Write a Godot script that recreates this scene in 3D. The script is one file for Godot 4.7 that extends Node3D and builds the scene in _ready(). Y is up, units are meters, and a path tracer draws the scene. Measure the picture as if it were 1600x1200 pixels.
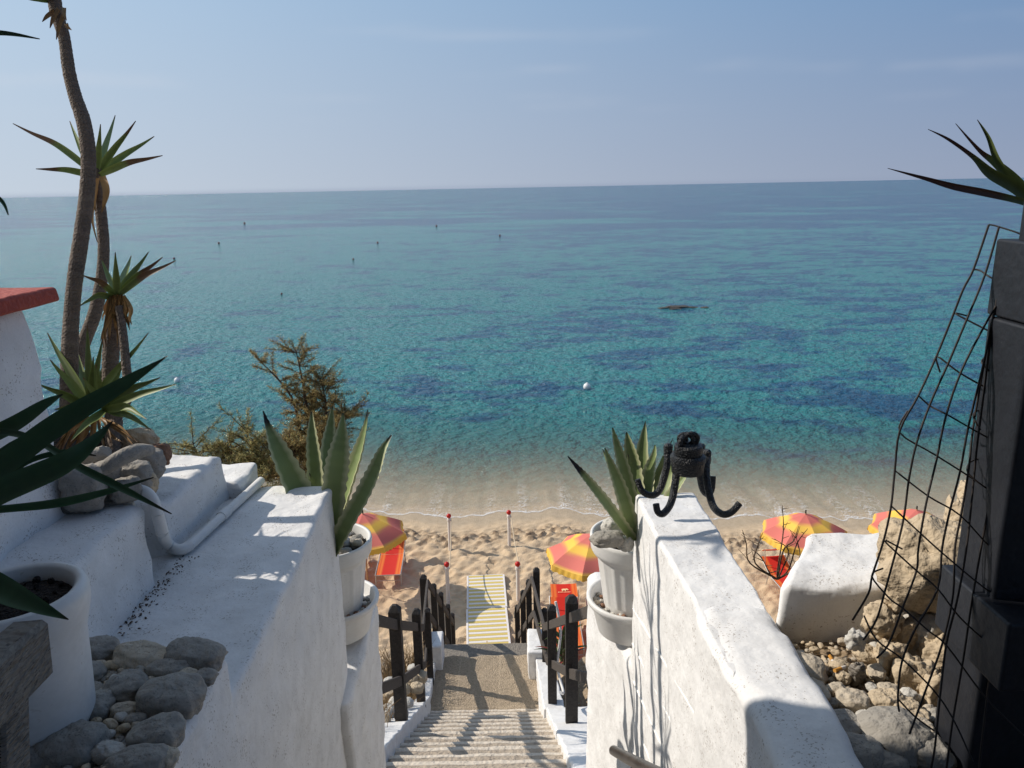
extends Node3D
# A white stairway going down to a sandy beach. World: x right, y up, -z towards the sea; sea level is y = 0.

const EYE := Vector3(0, 9.3, 0)
const PITCH := -14.35
const ROLL := -1.15
var look: Basis
var rng := RandomNumberGenerator.new()
var noise := FastNoiseLite.new()
var fine := FastNoiseLite.new()
var cells := FastNoiseLite.new()
var used := {}
var M := {}
var stones := []
var pebbles := []
var cobbles := []

# ---------------------------------------------------------------- mesh builder
class MB:
	var v := PackedVector3Array()
	var c := PackedColorArray()
	var u := PackedVector2Array()
	var t := PackedInt32Array()
	func add(p: Vector3, col := Color.WHITE, uv := Vector2.ZERO) -> int:
		v.append(p)
		c.append(col)
		u.append(uv)
		return v.size() - 1
	func tri(a: int, b: int, d: int) -> void:
		t.append(a)
		t.append(b)
		t.append(d)
	func quad(a: int, b: int, d: int, e: int) -> void:
		tri(a, b, d)
		tri(a, d, e)
	func poly(pts: Array, outward: Vector3, col := Color.WHITE) -> void:
		var nn: Vector3 = (pts[2] - pts[0]).cross(pts[1] - pts[0])
		var ids := []
		for p in pts:
			ids.append(add(p, col))
		for k in range(1, pts.size() - 1):
			if nn.dot(outward) >= 0.0:
				tri(ids[0], ids[k], ids[k + 1])
			else:
				tri(ids[0], ids[k + 1], ids[k])
	func orient(from_t: int) -> void:
		if from_t >= t.size():
			return
		var o := v[t[from_t]]
		var vol := 0.0
		for k in range(from_t, t.size(), 3):
			vol += (v[t[k]] - o).dot((v[t[k + 1]] - o).cross(v[t[k + 2]] - o))
		if vol > 0.0:
			for k in range(from_t, t.size(), 3):
				var s := t[k + 1]
				t[k + 1] = t[k + 2]
				t[k + 2] = s
	func loft(rings: Array, cols: Array, cap := true) -> void:
		var m: int = rings[0].size()
		var start := t.size()
		var base := v.size()
		for r in rings.size():
			for k in m:
				var col: Color = cols[r][k] if cols[r] is Array else cols[r]
				add(rings[r][k], col, Vector2(float(k) / m, float(r) / rings.size()))
		for r in range(rings.size() - 1):
			for k in m:
				var k2 := (k + 1) % m
				quad(base + r * m + k, base + r * m + k2, base + (r + 1) * m + k2, base + (r + 1) * m + k)
		if cap:
			for e in [0, rings.size() - 1]:
				var mid := Vector3.ZERO
				for p in rings[e]:
					mid += p
				var col: Color = cols[e][0] if cols[e] is Array else cols[e]
				var ci := add(mid / m, col)
				var cb := v.size()
				for k in m:
					add(rings[e][k], col)
				for k in m:
					var k2 := (k + 1) % m
					if e == 0:
						tri(ci, cb + k2, cb + k)
					else:
						tri(ci, cb + k, cb + k2)
		orient(start)
	func mesh() -> ArrayMesh:
		var n := PackedVector3Array()
		n.resize(v.size())
		for k in range(0, t.size(), 3):
			var a := v[t[k]]
			var f := (v[t[k + 2]] - a).cross(v[t[k + 1]] - a)
			n[t[k]] += f
			n[t[k + 1]] += f
			n[t[k + 2]] += f
		for k in n.size():
			n[k] = n[k].normalized() if n[k].length_squared() > 1e-20 else Vector3.UP
		var arr := []
		arr.resize(Mesh.ARRAY_MAX)
		arr[Mesh.ARRAY_VERTEX] = v
		arr[Mesh.ARRAY_NORMAL] = n
		arr[Mesh.ARRAY_COLOR] = c
		arr[Mesh.ARRAY_TEX_UV] = u
		arr[Mesh.ARRAY_INDEX] = t
		var m := ArrayMesh.new()
		m.add_surface_from_arrays(Mesh.PRIMITIVE_TRIANGLES, arr)
		return m

# ---------------------------------------------------------------- small helpers
func ray(px: float, py: float) -> Vector3:
	return look * Vector3((px - 800.0) / 1200.0, (600.0 - py) / 1200.0, -1.0)
func pf(px: float, py: float, fw: float) -> Vector3:      # measured point of the photograph, fw metres ahead
	var r := ray(px, py)
	return EYE + r * (fw / -r.z)
func ph(px: float, py: float, y: float) -> Vector3:       # measured point that lies at height y
	var r := ray(px, py)
	return EYE + r * ((y - EYE.y) / r.y)
func pz(px: float, py: float, depth: float) -> Vector3:
	return EYE + ray(px, py) * depth
func w(x: float, y: float, fw: float) -> Vector3:
	return Vector3(x, y, -fw)
func lin(r: float, g: float, b: float) -> Color:          # linear base colour -> sRGB for albedo_color
	return Color(r, g, b).linear_to_srgb()
func numbered(called: String) -> String:
	used[called] = used.get(called, -1) + 1
	return called if used[called] == 0 else "%s_%03d" % [called, used[called]]
func tag(o: Node3D, label: String, category: String, group := "") -> Node3D:
	o.set_meta("label", label)
	o.set_meta("category", category)
	if group:
		o.set_meta("group", group)
	return o
func thing(called: String, label: String, category: String, at: Vector3, group := "") -> Node3D:
	var o := Node3D.new()
	o.name = numbered(called)
	add_child(o)
	o.position = at
	tag(o, label, category, group)
	return o
func part(called: String, mesh: Mesh, mat: Material, parent: Node3D, xf = null) -> MeshInstance3D:
	# mesh in world coordinates; xf, if given, is its place in the world
	var o := MeshInstance3D.new()
	o.name = called
	o.mesh = mesh
	o.material_override = mat
	var p: Transform3D = Transform3D() if parent == self else world_of(parent)
	o.transform = p.affine_inverse() * (Transform3D() if xf == null else xf)
	parent.add_child(o, true)
	return o
func world_of(n: Node3D) -> Transform3D:
	var x := n.transform
	var q := n.get_parent()
	while q != self and q is Node3D:
		x = q.transform * x
		q = q.get_parent()
	return x
func structure(called: String, mesh: Mesh, mat: Material) -> MeshInstance3D:
	var o := part(numbered(called), mesh, mat, self)
	o.set_meta("kind", "structure")
	return o
func cat(pts: Array, sub: int) -> Array:                   # Catmull-Rom through Vector3 or float values
	var out := []
	for i in range(pts.size() - 1):
		var a = pts[maxi(i - 1, 0)]
		var b = pts[i]
		var d = pts[i + 1]
		var e = pts[mini(i + 2, pts.size() - 1)]
		for k in sub:
			var s := float(k) / sub
			out.append((b * 2.0 + (d - a) * s + (a * 2.0 - b * 5.0 + d * 4.0 - e) * s * s + (b * 3.0 - a - d * 3.0 + e) * s * s * s) * 0.5)
	out.append(pts[-1])
	return out
func tube(mb: MB, pts: Array, radii: Array, sides := 8, cols = Color.WHITE) -> void:
	var rings := []
	var cc := []
	var side := Vector3.ZERO
	for i in pts.size():
		var tan: Vector3 = (pts[mini(i + 1, pts.size() - 1)] - pts[maxi(i - 1, 0)]).normalized()
		if side == Vector3.ZERO:
			side = tan.cross(Vector3.UP if absf(tan.y) < 0.9 else Vector3.RIGHT)
		side = (side - tan * side.dot(tan)).normalized()
		var b := tan.cross(side)
		var ring := []
		for k in sides:
			var a := TAU * k / sides
			ring.append(pts[i] + (side * cos(a) + b * sin(a)) * float(radii[mini(i, radii.size() - 1)]))
		rings.append(ring)
		cc.append(cols[mini(i, cols.size() - 1)] if cols is Array else cols)
	mb.loft(rings, cc)
func tube_mesh(pts: Array, r: float, sides := 8) -> ArrayMesh:
	var mb := MB.new()
	tube(mb, pts, [r], sides)
	return mb.mesh()
func lathe(mb: MB, at: Vector3, prof: Array, sides := 40, col := Color.WHITE, flute := 0.0, flutes := 16, f0 := 0.0, f1 := 0.0) -> void:
	var rings := []
	var cc := []
	for p in prof:
		var ring := []
		for k in sides:
			var a := TAU * k / sides
			var r: float = p.x
			if flute > 0.0 and p.y > f0 and p.y < f1:
				var s := fposmod(a / TAU * flutes, 1.0)
				r -= flute * (1.0 if s < 0.62 else 0.0)
			ring.append(at + Vector3(cos(a) * r, p.y, sin(a) * r))
		rings.append(ring)
		cc.append(col)
	mb.loft(rings, cc)
func cbox(mb: MB, xf: Transform3D, size: Vector3, ch := 0.004, col := Color.WHITE) -> void:
	var hs := size * 0.5
	var V := func(a: int, s: Vector3) -> Vector3:
		var q := Vector3.ZERO
		for k in 3:
			q[k] = s[k] * (hs[k] if k == a else hs[k] - ch)
		return xf * q
	var mid := xf.origin
	for a in 3:
		var b := (a + 1) % 3
		var d := (a + 2) % 3
		for sa in [-1.0, 1.0]:
			var pts := []
			for st in [[-1.0, -1.0], [1.0, -1.0], [1.0, 1.0], [-1.0, 1.0]]:
				var s := Vector3.ZERO
				s[a] = sa
				s[b] = st[0]
				s[d] = st[1]
				pts.append(V.call(a, s))
			mb.poly(pts, (pts[0] + pts[2]) * 0.5 - mid, col)
			for sb in [-1.0, 1.0]:
				var s0 := Vector3.ZERO
				s0[a] = sa
				s0[b] = sb
				s0[d] = -1.0
				var s1 := s0
				s1[d] = 1.0
				var e := [V.call(a, s0), V.call(a, s1), V.call(b, s1), V.call(b, s0)]
				mb.poly(e, (e[0] + e[2]) * 0.5 - mid, col)
	for sx in [-1.0, 1.0]:
		for sy in [-1.0, 1.0]:
			for sz in [-1.0, 1.0]:
				var s := Vector3(sx, sy, sz)
				var e := [V.call(0, s), V.call(1, s), V.call(2, s)]
				mb.poly(e, (e[0] + e[1] + e[2]) / 3.0 - mid, col)
func box_mesh(size: Vector3, ch := 0.004) -> ArrayMesh:
	var mb := MB.new()
	cbox(mb, Transform3D(), size, ch)
	return mb.mesh()
func plank(a: Vector3, b: Vector3, tall: float, thick: float, ch := 0.004, up := Vector3.UP) -> ArrayMesh:
	var x := (b - a).normalized()
	var z := x.cross(up).normalized()
	var y := z.cross(x)
	var mb := MB.new()
	cbox(mb, Transform3D(Basis(x, y, z), (a + b) * 0.5), Vector3(a.distance_to(b), tall, thick), ch)
	return mb.mesh()
func axis_points(L: float, r: float, step: float) -> Array:
	var out := [0.0, r * 0.3, r * 0.7]
	var n := maxi(1, int(ceil((L - 2.0 * r) / step)))
	for k in n + 1:
		out.append(r + (L - 2.0 * r) * k / n)
	out.append_array([L - r * 0.7, L - r * 0.3, L])
	return out
func masonry(c: Array, r := 0.02, step := 0.05, amp := 0.006) -> ArrayMesh:
	# hand-plastered block: c holds four bottom corners and the four above them (ring order); edges rounded, faces uneven
	var Lx: float = (c[0].distance_to(c[1]) + c[4].distance_to(c[5])) * 0.5
	var Ly: float = (c[0].distance_to(c[4]) + c[2].distance_to(c[6])) * 0.5
	var Lz: float = (c[0].distance_to(c[3]) + c[4].distance_to(c[7])) * 0.5
	var L := Vector3(Lx, Ly, Lz)
	var X := axis_points(Lx, r, step)
	var Y := axis_points(Ly, r, step)
	var Z := axis_points(Lz, r, step)
	var mb := MB.new()
	var ids := {}
	var get_id := func(i: int, j: int, k: int) -> int:
		var key := (i * 4096 + j) * 4096 + k
		if ids.has(key):
			return ids[key]
		var q := Vector3(X[i], Y[j], Z[k])
		var cl := q.clamp(Vector3.ONE * r, L - Vector3.ONE * r)
		var p := (cl + (q - cl).normalized() * r) / L
		var lo: Vector3 = c[0].lerp(c[1], p.x).lerp(c[3].lerp(c[2], p.x), p.z)
		var hi: Vector3 = c[4].lerp(c[5], p.x).lerp(c[7].lerp(c[6], p.x), p.z)
		var q2 := lo.lerp(hi, p.y)
		var o := Vector3(noise.get_noise_3dv(q2 * 4.0), noise.get_noise_3dv(q2 * 4.0 + Vector3(50, 0, 0)), noise.get_noise_3dv(q2 * 4.0 + Vector3(0, 50, 0)))
		o += 0.45 * Vector3(fine.get_noise_3dv(q2 * 14.0), fine.get_noise_3dv(q2 * 14.0 + Vector3(50, 0, 0)), fine.get_noise_3dv(q2 * 14.0 + Vector3(0, 50, 0)))
		ids[key] = mb.add(q2 + o * amp * 1.6)
		return ids[key]
	var nx := X.size() - 1
	var ny := Y.size() - 1
	var nz := Z.size() - 1
	for i in nx:
		for j in ny:
			mb.quad(get_id.call(i, j, 0), get_id.call(i, j + 1, 0), get_id.call(i + 1, j + 1, 0), get_id.call(i + 1, j, 0))
			mb.quad(get_id.call(i, j, nz), get_id.call(i + 1, j, nz), get_id.call(i + 1, j + 1, nz), get_id.call(i, j + 1, nz))
	for k in nz:
		for j in ny:
			mb.quad(get_id.call(0, j, k), get_id.call(0, j, k + 1), get_id.call(0, j + 1, k + 1), get_id.call(0, j + 1, k))
			mb.quad(get_id.call(nx, j, k), get_id.call(nx, j + 1, k), get_id.call(nx, j + 1, k + 1), get_id.call(nx, j, k + 1))
	for i in nx:
		for k in nz:
			mb.quad(get_id.call(i, 0, k), get_id.call(i + 1, 0, k), get_id.call(i + 1, 0, k + 1), get_id.call(i, 0, k + 1))
			mb.quad(get_id.call(i, ny, k), get_id.call(i, ny, k + 1), get_id.call(i + 1, ny, k + 1), get_id.call(i + 1, ny, k))
	mb.orient(0)
	return mb.mesh()
func block(x0: float, x1: float, y0: float, y1: float, f0: float, f1: float, r := 0.02, step := 0.05, amp := 0.006) -> ArrayMesh:
	return masonry([w(x0, y0, f0), w(x1, y0, f0), w(x1, y0, f1), w(x0, y0, f1), w(x0, y1, f0), w(x1, y1, f0), w(x1, y1, f1), w(x0, y1, f1)], r, step, amp)
func stone_mesh(sub: int, sd: int, rough: float, boxy: float) -> ArrayMesh:
	var t := (1.0 + sqrt(5.0)) / 2.0
	var pts := [Vector3(-1, t, 0), Vector3(1, t, 0), Vector3(-1, -t, 0), Vector3(1, -t, 0), Vector3(0, -1, t), Vector3(0, 1, t), Vector3(0, -1, -t), Vector3(0, 1, -t), Vector3(t, 0, -1), Vector3(t, 0, 1), Vector3(-t, 0, -1), Vector3(-t, 0, 1)]
	var tr := [[0, 11, 5], [0, 5, 1], [0, 1, 7], [0, 7, 10], [0, 10, 11], [1, 5, 9], [5, 11, 4], [11, 10, 2], [10, 7, 6], [7, 1, 8], [3, 9, 4], [3, 4, 2], [3, 2, 6], [3, 6, 8], [3, 8, 9], [4, 9, 5], [2, 4, 11], [6, 2, 10], [8, 6, 7], [9, 8, 1]]
	for s in sub:
		var mid := {}
		var nt := []
		for f in tr:
			var m := []
			for e in [[f[0], f[1]], [f[1], f[2]], [f[2], f[0]]]:
				var key: int = mini(e[0], e[1]) * 100000 + maxi(e[0], e[1])
				if not mid.has(key):
					pts.append((pts[e[0]].normalized() + pts[e[1]].normalized()) * 0.5)
					mid[key] = pts.size() - 1
				m.append(mid[key])
			nt.append_array([[f[0], m[0], m[2]], [f[1], m[1], m[0]], [f[2], m[2], m[1]], [m[0], m[1], m[2]]])
		tr = nt
	var mb := MB.new()
	var off := Vector3(sd * 13.7, sd * 5.1, sd * 9.3)
	for p in pts:
		var q: Vector3 = p.normalized()
		var mx := maxf(absf(q.x), maxf(absf(q.y), absf(q.z)))
		var rr := lerpf(1.0, 1.0 / mx * 0.85, boxy)
		rr *= 1.0 + rough * (noise.get_noise_3dv(q * 1.1 + off) * 1.2 + fine.get_noise_3dv(q * 2.6 + off) * 0.5 + fine.get_noise_3dv(q * 7.0 + off) * 0.16)
		mb.add(q * rr)
	for f in tr:
		mb.tri(f[0], f[1], f[2])
	mb.orient(0)
	return mb.mesh()
func leaf(mb: MB, pts: Array, widths: Array, face: Vector3, fold: float, thick: float, base: Color, edge: Color, tip: Color, tip_from := 0.85, teeth := 0.0) -> void:
	# a blade with an upper groove, a rounded keel and two margins; widths are half-widths in metres
	var P := cat(pts, 7)
	var W := cat(widths, 7)
	var n := P.size()
	var first := mb.t.size()
	var at0 := mb.v.size()
	for i in n:
		var tan: Vector3 = (P[mini(i + 1, n - 1)] - P[maxi(i - 1, 0)]).normalized()
		var side := tan.cross(face).normalized()
		var up := side.cross(tan)
		var hw := maxf(W[i], 0.0006)
		if teeth > 0.0 and i > 0 and i < n - 2:
			hw *= 1.0 + teeth * (1.0 if i % 2 == 0 else -1.0)
		var th := maxf(thick * hw, 0.0005)
		var p: Vector3 = P[i]
		var s := float(i) / (n - 1)
		var k := smoothstep(tip_from - 0.04, minf(tip_from + 0.06, 1.0), s)
		var streak := 1.0 + 0.18 * noise.get_noise_1d(float(i) * 9.0 + p.x * 300.0)
		var bb := (base * streak).lerp(tip, k)
		var ee := edge.lerp(tip, k)
		var L := p - side * hw + up * fold * hw
		var R := p + side * hw + up * fold * hw
		for q in [L, L.lerp(p, 0.12), p - side * hw * 0.5 + up * fold * hw * 0.3, p, p + side * hw * 0.5 + up * fold * hw * 0.3, R.lerp(p, 0.12), R]:      # upper sheet
			mb.add(q, bb)
		for q in [R, p - up * th * 0.8 + side * hw * 0.45, p - up * th, p - up * th * 0.8 - side * hw * 0.45, L]:   # lower sheet
			mb.add(q, bb)
		for m in [0, 1, 5, 6]:
			mb.c[at0 + i * 12 + m] = ee
	for i in range(n - 1):
		for k in 11:
			if k != 6:
				var a := at0 + i * 12 + k
				mb.quad(a, a + 1, a + 13, a + 12)
	mb.orient(first)
func leaf_px(mb: MB, pts: Array, fold: float, thick: float, base: Color, edge: Color, tip: Color, tip_from := 0.85, teeth := 0.0, turn := 0.0) -> void:
	# pts: [px, py, depth, half width in photo pixels]
	var P := []
	var W := []
	for q in pts:
		P.append(pz(q[0], q[1], q[2]))
		W.append(q[3] / 1200.0 * q[2])
	var tan: Vector3 = (P[-1] - P[0]).normalized()
	var face: Vector3 = (EYE - P[0]).normalized().rotated(tan, turn)
	leaf(mb, P, W, face, fold, thick, base, edge, tip, tip_from, teeth)

# ---------------------------------------------------------------- textures and materials
func soft(sd: int, freq: float, size := 512, oct := 4) -> Image:
	var f := FastNoiseLite.new()
	f.seed = sd
	f.frequency = freq
	f.fractal_octaves = oct
	return f.get_seamless_image(size, size)
func image_tex(im: Image) -> ImageTexture:
	return ImageTexture.create_from_image(im)
func two_tone(sd: int, f1: float, f2: float, a: Color, b: Color, speck: Color, at: float, amount := 1.0, size := 512) -> ImageTexture:
	# a and b (linear) blended by coarse noise, with specks of a third colour where fine noise is high
	var n1 := soft(sd, f1, size).get_data()
	var n2 := soft(sd + 1, f2, size, 3).get_data()
	var n3 := soft(sd + 2, f1 * 1.7, size, 2).get_data()
	var out := PackedByteArray()
	out.resize(size * size * 3)
	for i in size * size:
		var col := a.lerp(b, n1[i] / 255.0)
		var g := (n2[i] / 255.0 - 0.5) * 0.12
		col = Color(col.r * (1.0 + g), col.g * (1.0 + g), col.b * (1.0 + g))
		var s := smoothstep(at, at + 0.06, n2[i] / 255.0 + (n3[i] / 255.0 - 0.5) * 0.35) * amount
		col = col.lerp(speck, s).linear_to_srgb()
		out[i * 3] = int(clampf(col.r, 0, 1) * 255.0)
		out[i * 3 + 1] = int(clampf(col.g, 0, 1) * 255.0)
		out[i * 3 + 2] = int(clampf(col.b, 0, 1) * 255.0)
	return image_tex(Image.create_from_data(size, size, false, Image.FORMAT_RGB8, out))
func mat(called: String, albedo: Color, rough := 0.8, tex: Texture2D = null, scale := 1.0, bump: Texture2D = null, bump_cm := 0.0, vcol := false, world := true) -> StandardMaterial3D:
	var m := StandardMaterial3D.new()
	m.resource_name = called
	m.albedo_color = albedo
	m.roughness = rough
	m.metallic_specular = 0.4
	if tex or bump:
		m.uv1_triplanar = true
		m.uv1_world_triplanar = world
		m.uv1_scale = Vector3.ONE * scale
	if tex:
		m.albedo_texture = tex
	if bump:
		m.heightmap_enabled = true
		m.heightmap_texture = bump
		m.heightmap_scale = bump_cm
	m.vertex_color_use_as_albedo = vcol
	M[called] = m
	return m
func make_materials() -> void:
	var rough_tex := image_tex(soft(3, 0.035, 512, 5))
	var grain := image_tex(soft(5, 0.09, 512, 4))
	var white_tex := two_tone(11, 0.006, 0.11, Color(0.80, 0.79, 0.775), Color(0.66, 0.65, 0.635), Color(0.26, 0.22, 0.18), 0.765, 0.8, 1024)
	mat("whitewash", Color.WHITE, 0.88, white_tex, 0.9, rough_tex, 0.35)
	var clean_tex := two_tone(15, 0.005, 0.06, Color(0.82, 0.805, 0.785), Color(0.76, 0.745, 0.72), Color(0.45, 0.42, 0.38), 0.9, 0.5)
	mat("smooth_whitewash", Color.WHITE, 0.75, clean_tex, 0.7, rough_tex, 0.25)
	mat("plastic_white", lin(0.74, 0.73, 0.71), 0.42, two_tone(17, 0.01, 0.05, Color(1, 1, 1), Color(0.9, 0.89, 0.87), Color(0.7, 0.66, 0.6), 0.85), 2.0)
	var sand_tex := two_tone(21, 0.02, 0.2, Color(1.0, 1.0, 1.0), Color(0.82, 0.8, 0.78), Color(0.55, 0.5, 0.45), 0.82, 0.6)
	mat("sand", Color.WHITE, 0.95, sand_tex, 0.55, grain, 1.2, true)
	mat("bank", Color.WHITE, 0.95, two_tone(23, 0.02, 0.08, Color(0.34, 0.25, 0.16), Color(0.22, 0.16, 0.10), Color(0.42, 0.37, 0.3), 0.68), 0.8, rough_tex, 4.0)
	mat("concrete", Color.WHITE, 0.92, two_tone(25, 0.012, 0.09, Color(0.45, 0.375, 0.29), Color(0.36, 0.295, 0.23), Color(0.16, 0.14, 0.12), 0.74), 0.9, rough_tex, 1.2)
	mat("concrete_pale", Color.WHITE, 0.92, two_tone(26, 0.014, 0.09, Color(0.66, 0.58, 0.48), Color(0.56, 0.49, 0.40), Color(0.22, 0.19, 0.16), 0.76), 0.8, rough_tex, 1.2)
	mat("pebbledash", Color.WHITE, 0.95, two_tone(27, 0.015, 0.12, Color(0.66, 0.525, 0.375), Color(0.56, 0.445, 0.315), Color(0.18, 0.14, 0.10), 0.66), 1.6, image_tex(soft(8, 0.06, 512, 2)), 4.5)
	var st_tex := two_tone(31, 0.02, 0.12, Color(0.36, 0.335, 0.29), Color(0.24, 0.22, 0.195), Color(0.12, 0.11, 0.10), 0.72, 0.8)
	mat("grey_stone", Color.WHITE, 0.9, st_tex, 2.2, rough_tex, 0.6)
	mat("dark_stone", lin(0.55, 0.56, 0.58), 0.85, st_tex, 2.6, rough_tex, 0.5)
	var ys := two_tone(35, 0.016, 0.1, Color(0.56, 0.45, 0.31), Color(0.42, 0.34, 0.24), Color(0.22, 0.17, 0.12), 0.76, 0.8)
	mat("yellow_stone", Color.WHITE, 0.92, ys, 2.0, rough_tex, 1.2)
	mat("tan_stone", Color.WHITE, 0.92, two_tone(33, 0.02, 0.12, Color(0.52, 0.45, 0.35), Color(0.40, 0.34, 0.265), Color(0.2, 0.165, 0.13), 0.74, 0.8), 2.3, rough_tex, 0.7)
	mat("pale_stone", lin(0.95, 0.98, 1.0), 0.9, two_tone(37, 0.016, 0.1, Color(0.58, 0.54, 0.48), Color(0.44, 0.40, 0.35), Color(0.25, 0.22, 0.19), 0.78, 0.7), 2.4, rough_tex, 0.7)
	mat("rust_stone", lin(0.75, 0.45, 0.33), 0.9, st_tex, 3.0, rough_tex, 0.8)
	var wood_tex := two_tone(41, 0.02, 0.12, Color(0.040, 0.035, 0.032), Color(0.022, 0.019, 0.018), Color(0.10, 0.085, 0.07), 0.74, 0.7)
	mat("dark_wood", Color.WHITE, 0.7, wood_tex, 1.6, rough_tex, 0.5)
	var plank_tex := two_tone(43, 0.02, 0.12, Color(0.085, 0.072, 0.062), Color(0.05, 0.042, 0.037), Color(0.15, 0.12, 0.10), 0.72, 0.7)
	mat("rail_wood", Color.WHITE, 0.75, plank_tex, 1.6, rough_tex, 0.5)
	M["rail_wood"].uv1_scale = Vector3(1.2, 6, 1.2)
	mat("old_wood", Color.WHITE, 0.9, two_tone(45, 0.02, 0.1, Color(0.27, 0.24, 0.20), Color(0.17, 0.15, 0.13), Color(0.06, 0.05, 0.045), 0.72, 0.9), 3.0, rough_tex, 1.0)
	M["old_wood"].uv1_scale = Vector3(1.5, 7, 1.5)
	mat("black_paint", lin(0.017, 0.019, 0.025), 0.5, two_tone(47, 0.012, 0.1, Color(1, 1, 1), Color(0.7, 0.7, 0.7), Color(1.3, 1.25, 1.2), 0.84, 0.5), 2.0, rough_tex, 0.12)
	mat("red_paint", Color.WHITE, 0.65, two_tone(49, 0.02, 0.09, Color(0.42, 0.075, 0.045), Color(0.30, 0.05, 0.035), Color(0.45, 0.30, 0.25), 0.82, 0.6), 3.0, rough_tex, 0.4)
	mat("plant", Color.WHITE, 0.5, null, 1.0, null, 0.0, true)
	M["plant"].backlight_enabled = true
	M["plant"].backlight = Color(0.35, 0.4, 0.2)
	mat("foliage", Color.WHITE, 0.8, null, 1.0, null, 0.0, true)
	M["foliage"].backlight_enabled = true
	M["foliage"].backlight = Color(0.5, 0.5, 0.4)
	mat("bark", Color.WHITE, 0.9, two_tone(51, 0.03, 0.1, Color(1, 1, 1), Color(0.65, 0.62, 0.6), Color(0.4, 0.37, 0.34), 0.72), 5.0, rough_tex, 0.8, true)
	mat("iron", lin(0.018, 0.019, 0.021), 0.38, null, 6.0, rough_tex, 0.8)
	mat("wire", lin(0.028, 0.022, 0.020), 0.6)
	mat("rope", lin(0.55, 0.45, 0.32), 0.9)
	mat("white_paint", lin(0.78, 0.74, 0.70), 0.55, two_tone(53, 0.02, 0.1, Color(1, 1, 1), Color(0.88, 0.86, 0.84), Color(0.5, 0.42, 0.35), 0.82, 0.6), 3.0)
	mat("yellow_paint", Color.WHITE, 0.7, two_tone(55, 0.02, 0.1, Color(0.66, 0.50, 0.11), Color(0.60, 0.46, 0.16), Color(0.6, 0.5, 0.36), 0.74, 0.8), 2.5)
	mat("red_ball", lin(0.5, 0.02, 0.015), 0.35)
	mat("tube_grey", lin(0.5, 0.49, 0.47), 0.4)
	M["tube_grey"].metallic = 0.6
	mat("fabric", Color.WHITE, 0.8, null, 1.0, null, 0.0, true)
	M["fabric"].backlight_enabled = true
	M["fabric"].backlight = Color(0.45, 0.45, 0.45)
	mat("pole_wood", lin(0.45, 0.25, 0.13), 0.6)
	mat("soil", Color.WHITE, 0.95, two_tone(57, 0.03, 0.1, Color(0.035, 0.025, 0.02), Color(0.018, 0.013, 0.011), Color(0.09, 0.065, 0.045), 0.7), 4.0, rough_tex, 3.0)
	mat("buoy_white", lin(0.75, 0.74, 0.72), 0.4)
	mat("buoy_red", lin(0.10, 0.015, 0.02), 0.5)
	mat("reef", lin(0.075, 0.065, 0.055), 0.7, null, 1.0, rough_tex, 5.0)
	mat("filter", lin(0.62, 0.30, 0.06), 0.8)
	mat("print", lin(0.85, 0.66, 0.38), 0.8)
	mat("steel", lin(0.05, 0.045, 0.045), 0.35)
	M["steel"].metallic = 0.5
	# water: one dielectric surface; ripples as a normal map over world metres, colour and clearness from the vertices
	var wv := NoiseTexture2D.new()
	wv.width = 1024
	wv.height = 1024
	wv.seamless = true
	wv.as_normal_map = true
	wv.bump_strength = 9.0
	var wn := FastNoiseLite.new()
	wn.seed = 77
	wn.frequency = 0.012
	wn.fractal_octaves = 5
	wn.fractal_gain = 0.62
	wn.domain_warp_enabled = true
	wn.domain_warp_amplitude = 12.0
	wv.noise = wn
	var wm := mat("water", Color.WHITE, 0.12, null, 1.0, null, 0.0, true)
	var half := Image.create(4, 4, false, Image.FORMAT_RGB8)
	half.fill(Color(0.4, 0.4, 0.4))
	wm.roughness = 0.32
	wm.roughness_texture = image_tex(half)
	wm.transparency = BaseMaterial3D.TRANSPARENCY_ALPHA
	wm.normal_enabled = true
	wm.normal_texture = wv
	wm.normal_scale = 3.7
	wm.metallic_specular = 0.36
	var fm := mat("foam", Color.WHITE, 0.9, null, 1.0, null, 0.0, true)
	fm.transparency = BaseMaterial3D.TRANSPARENCY_ALPHA

# ---------------------------------------------------------------- ground, sea
func stair_y(f: float) -> float:
	if f < 0.5:
		return 7.7
	if f < 9.5:
		return 7.7 - (f - 0.5) * 0.6333
	if f < 11.0:
		return 2.0
	return maxf(0.1, 2.0 - (f - 11.0) * 0.72)
func shore(x: float) -> float:
	return 21.25 - 0.085 * clampf(x, -14, 16) + 0.16 * sin(x * 0.9 + 0.6) + 0.10 * sin(x * 2.3) + 0.5 * noise.get_noise_1d(x * 0.6)
func sand_y(x: float, f: float) -> float:
	var s := shore(x)
	var flat := 0.13
	if f < s - 2.6:
		return flat
	if f < s:
		return flat * (s - f) / 2.6
	return -(f - s) * 0.075
func hit_sand(x: float, f: float) -> float:
	return sand_y(x, f) + sand_relief(x, f)
func sand_relief(x: float, f: float) -> float:
	var s := shore(x)
	var dry := smoothstep(s - 0.9, s - 1.9, f)
	var r := 0.085 * noise.get_noise_2d(x * 2.0, f * 2.6) + 0.05 * fine.get_noise_2d(x * 2.6, f * 3.2)
	var cell := cells.get_noise_2d(x * 1.25, f * 1.7)            # trodden pits
	r += 0.075 * (cell + 0.55) * (0.55 + 0.6 * noise.get_noise_2d(x * 0.7 + 40.0, f * 0.7))
	var clod := exp(-pow((f - (s - 2.0)) / 0.45, 2.0))
	r += clod * 0.16 * maxf(-0.1, fine.get_noise_2d(x * 3.4, f * 5.5))
	return r * dry + 0.010 * fine.get_noise_2d(x * 2.4 + 5.0, f * 3.6) * smoothstep(s + 0.2, s + 0.8, f)
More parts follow.
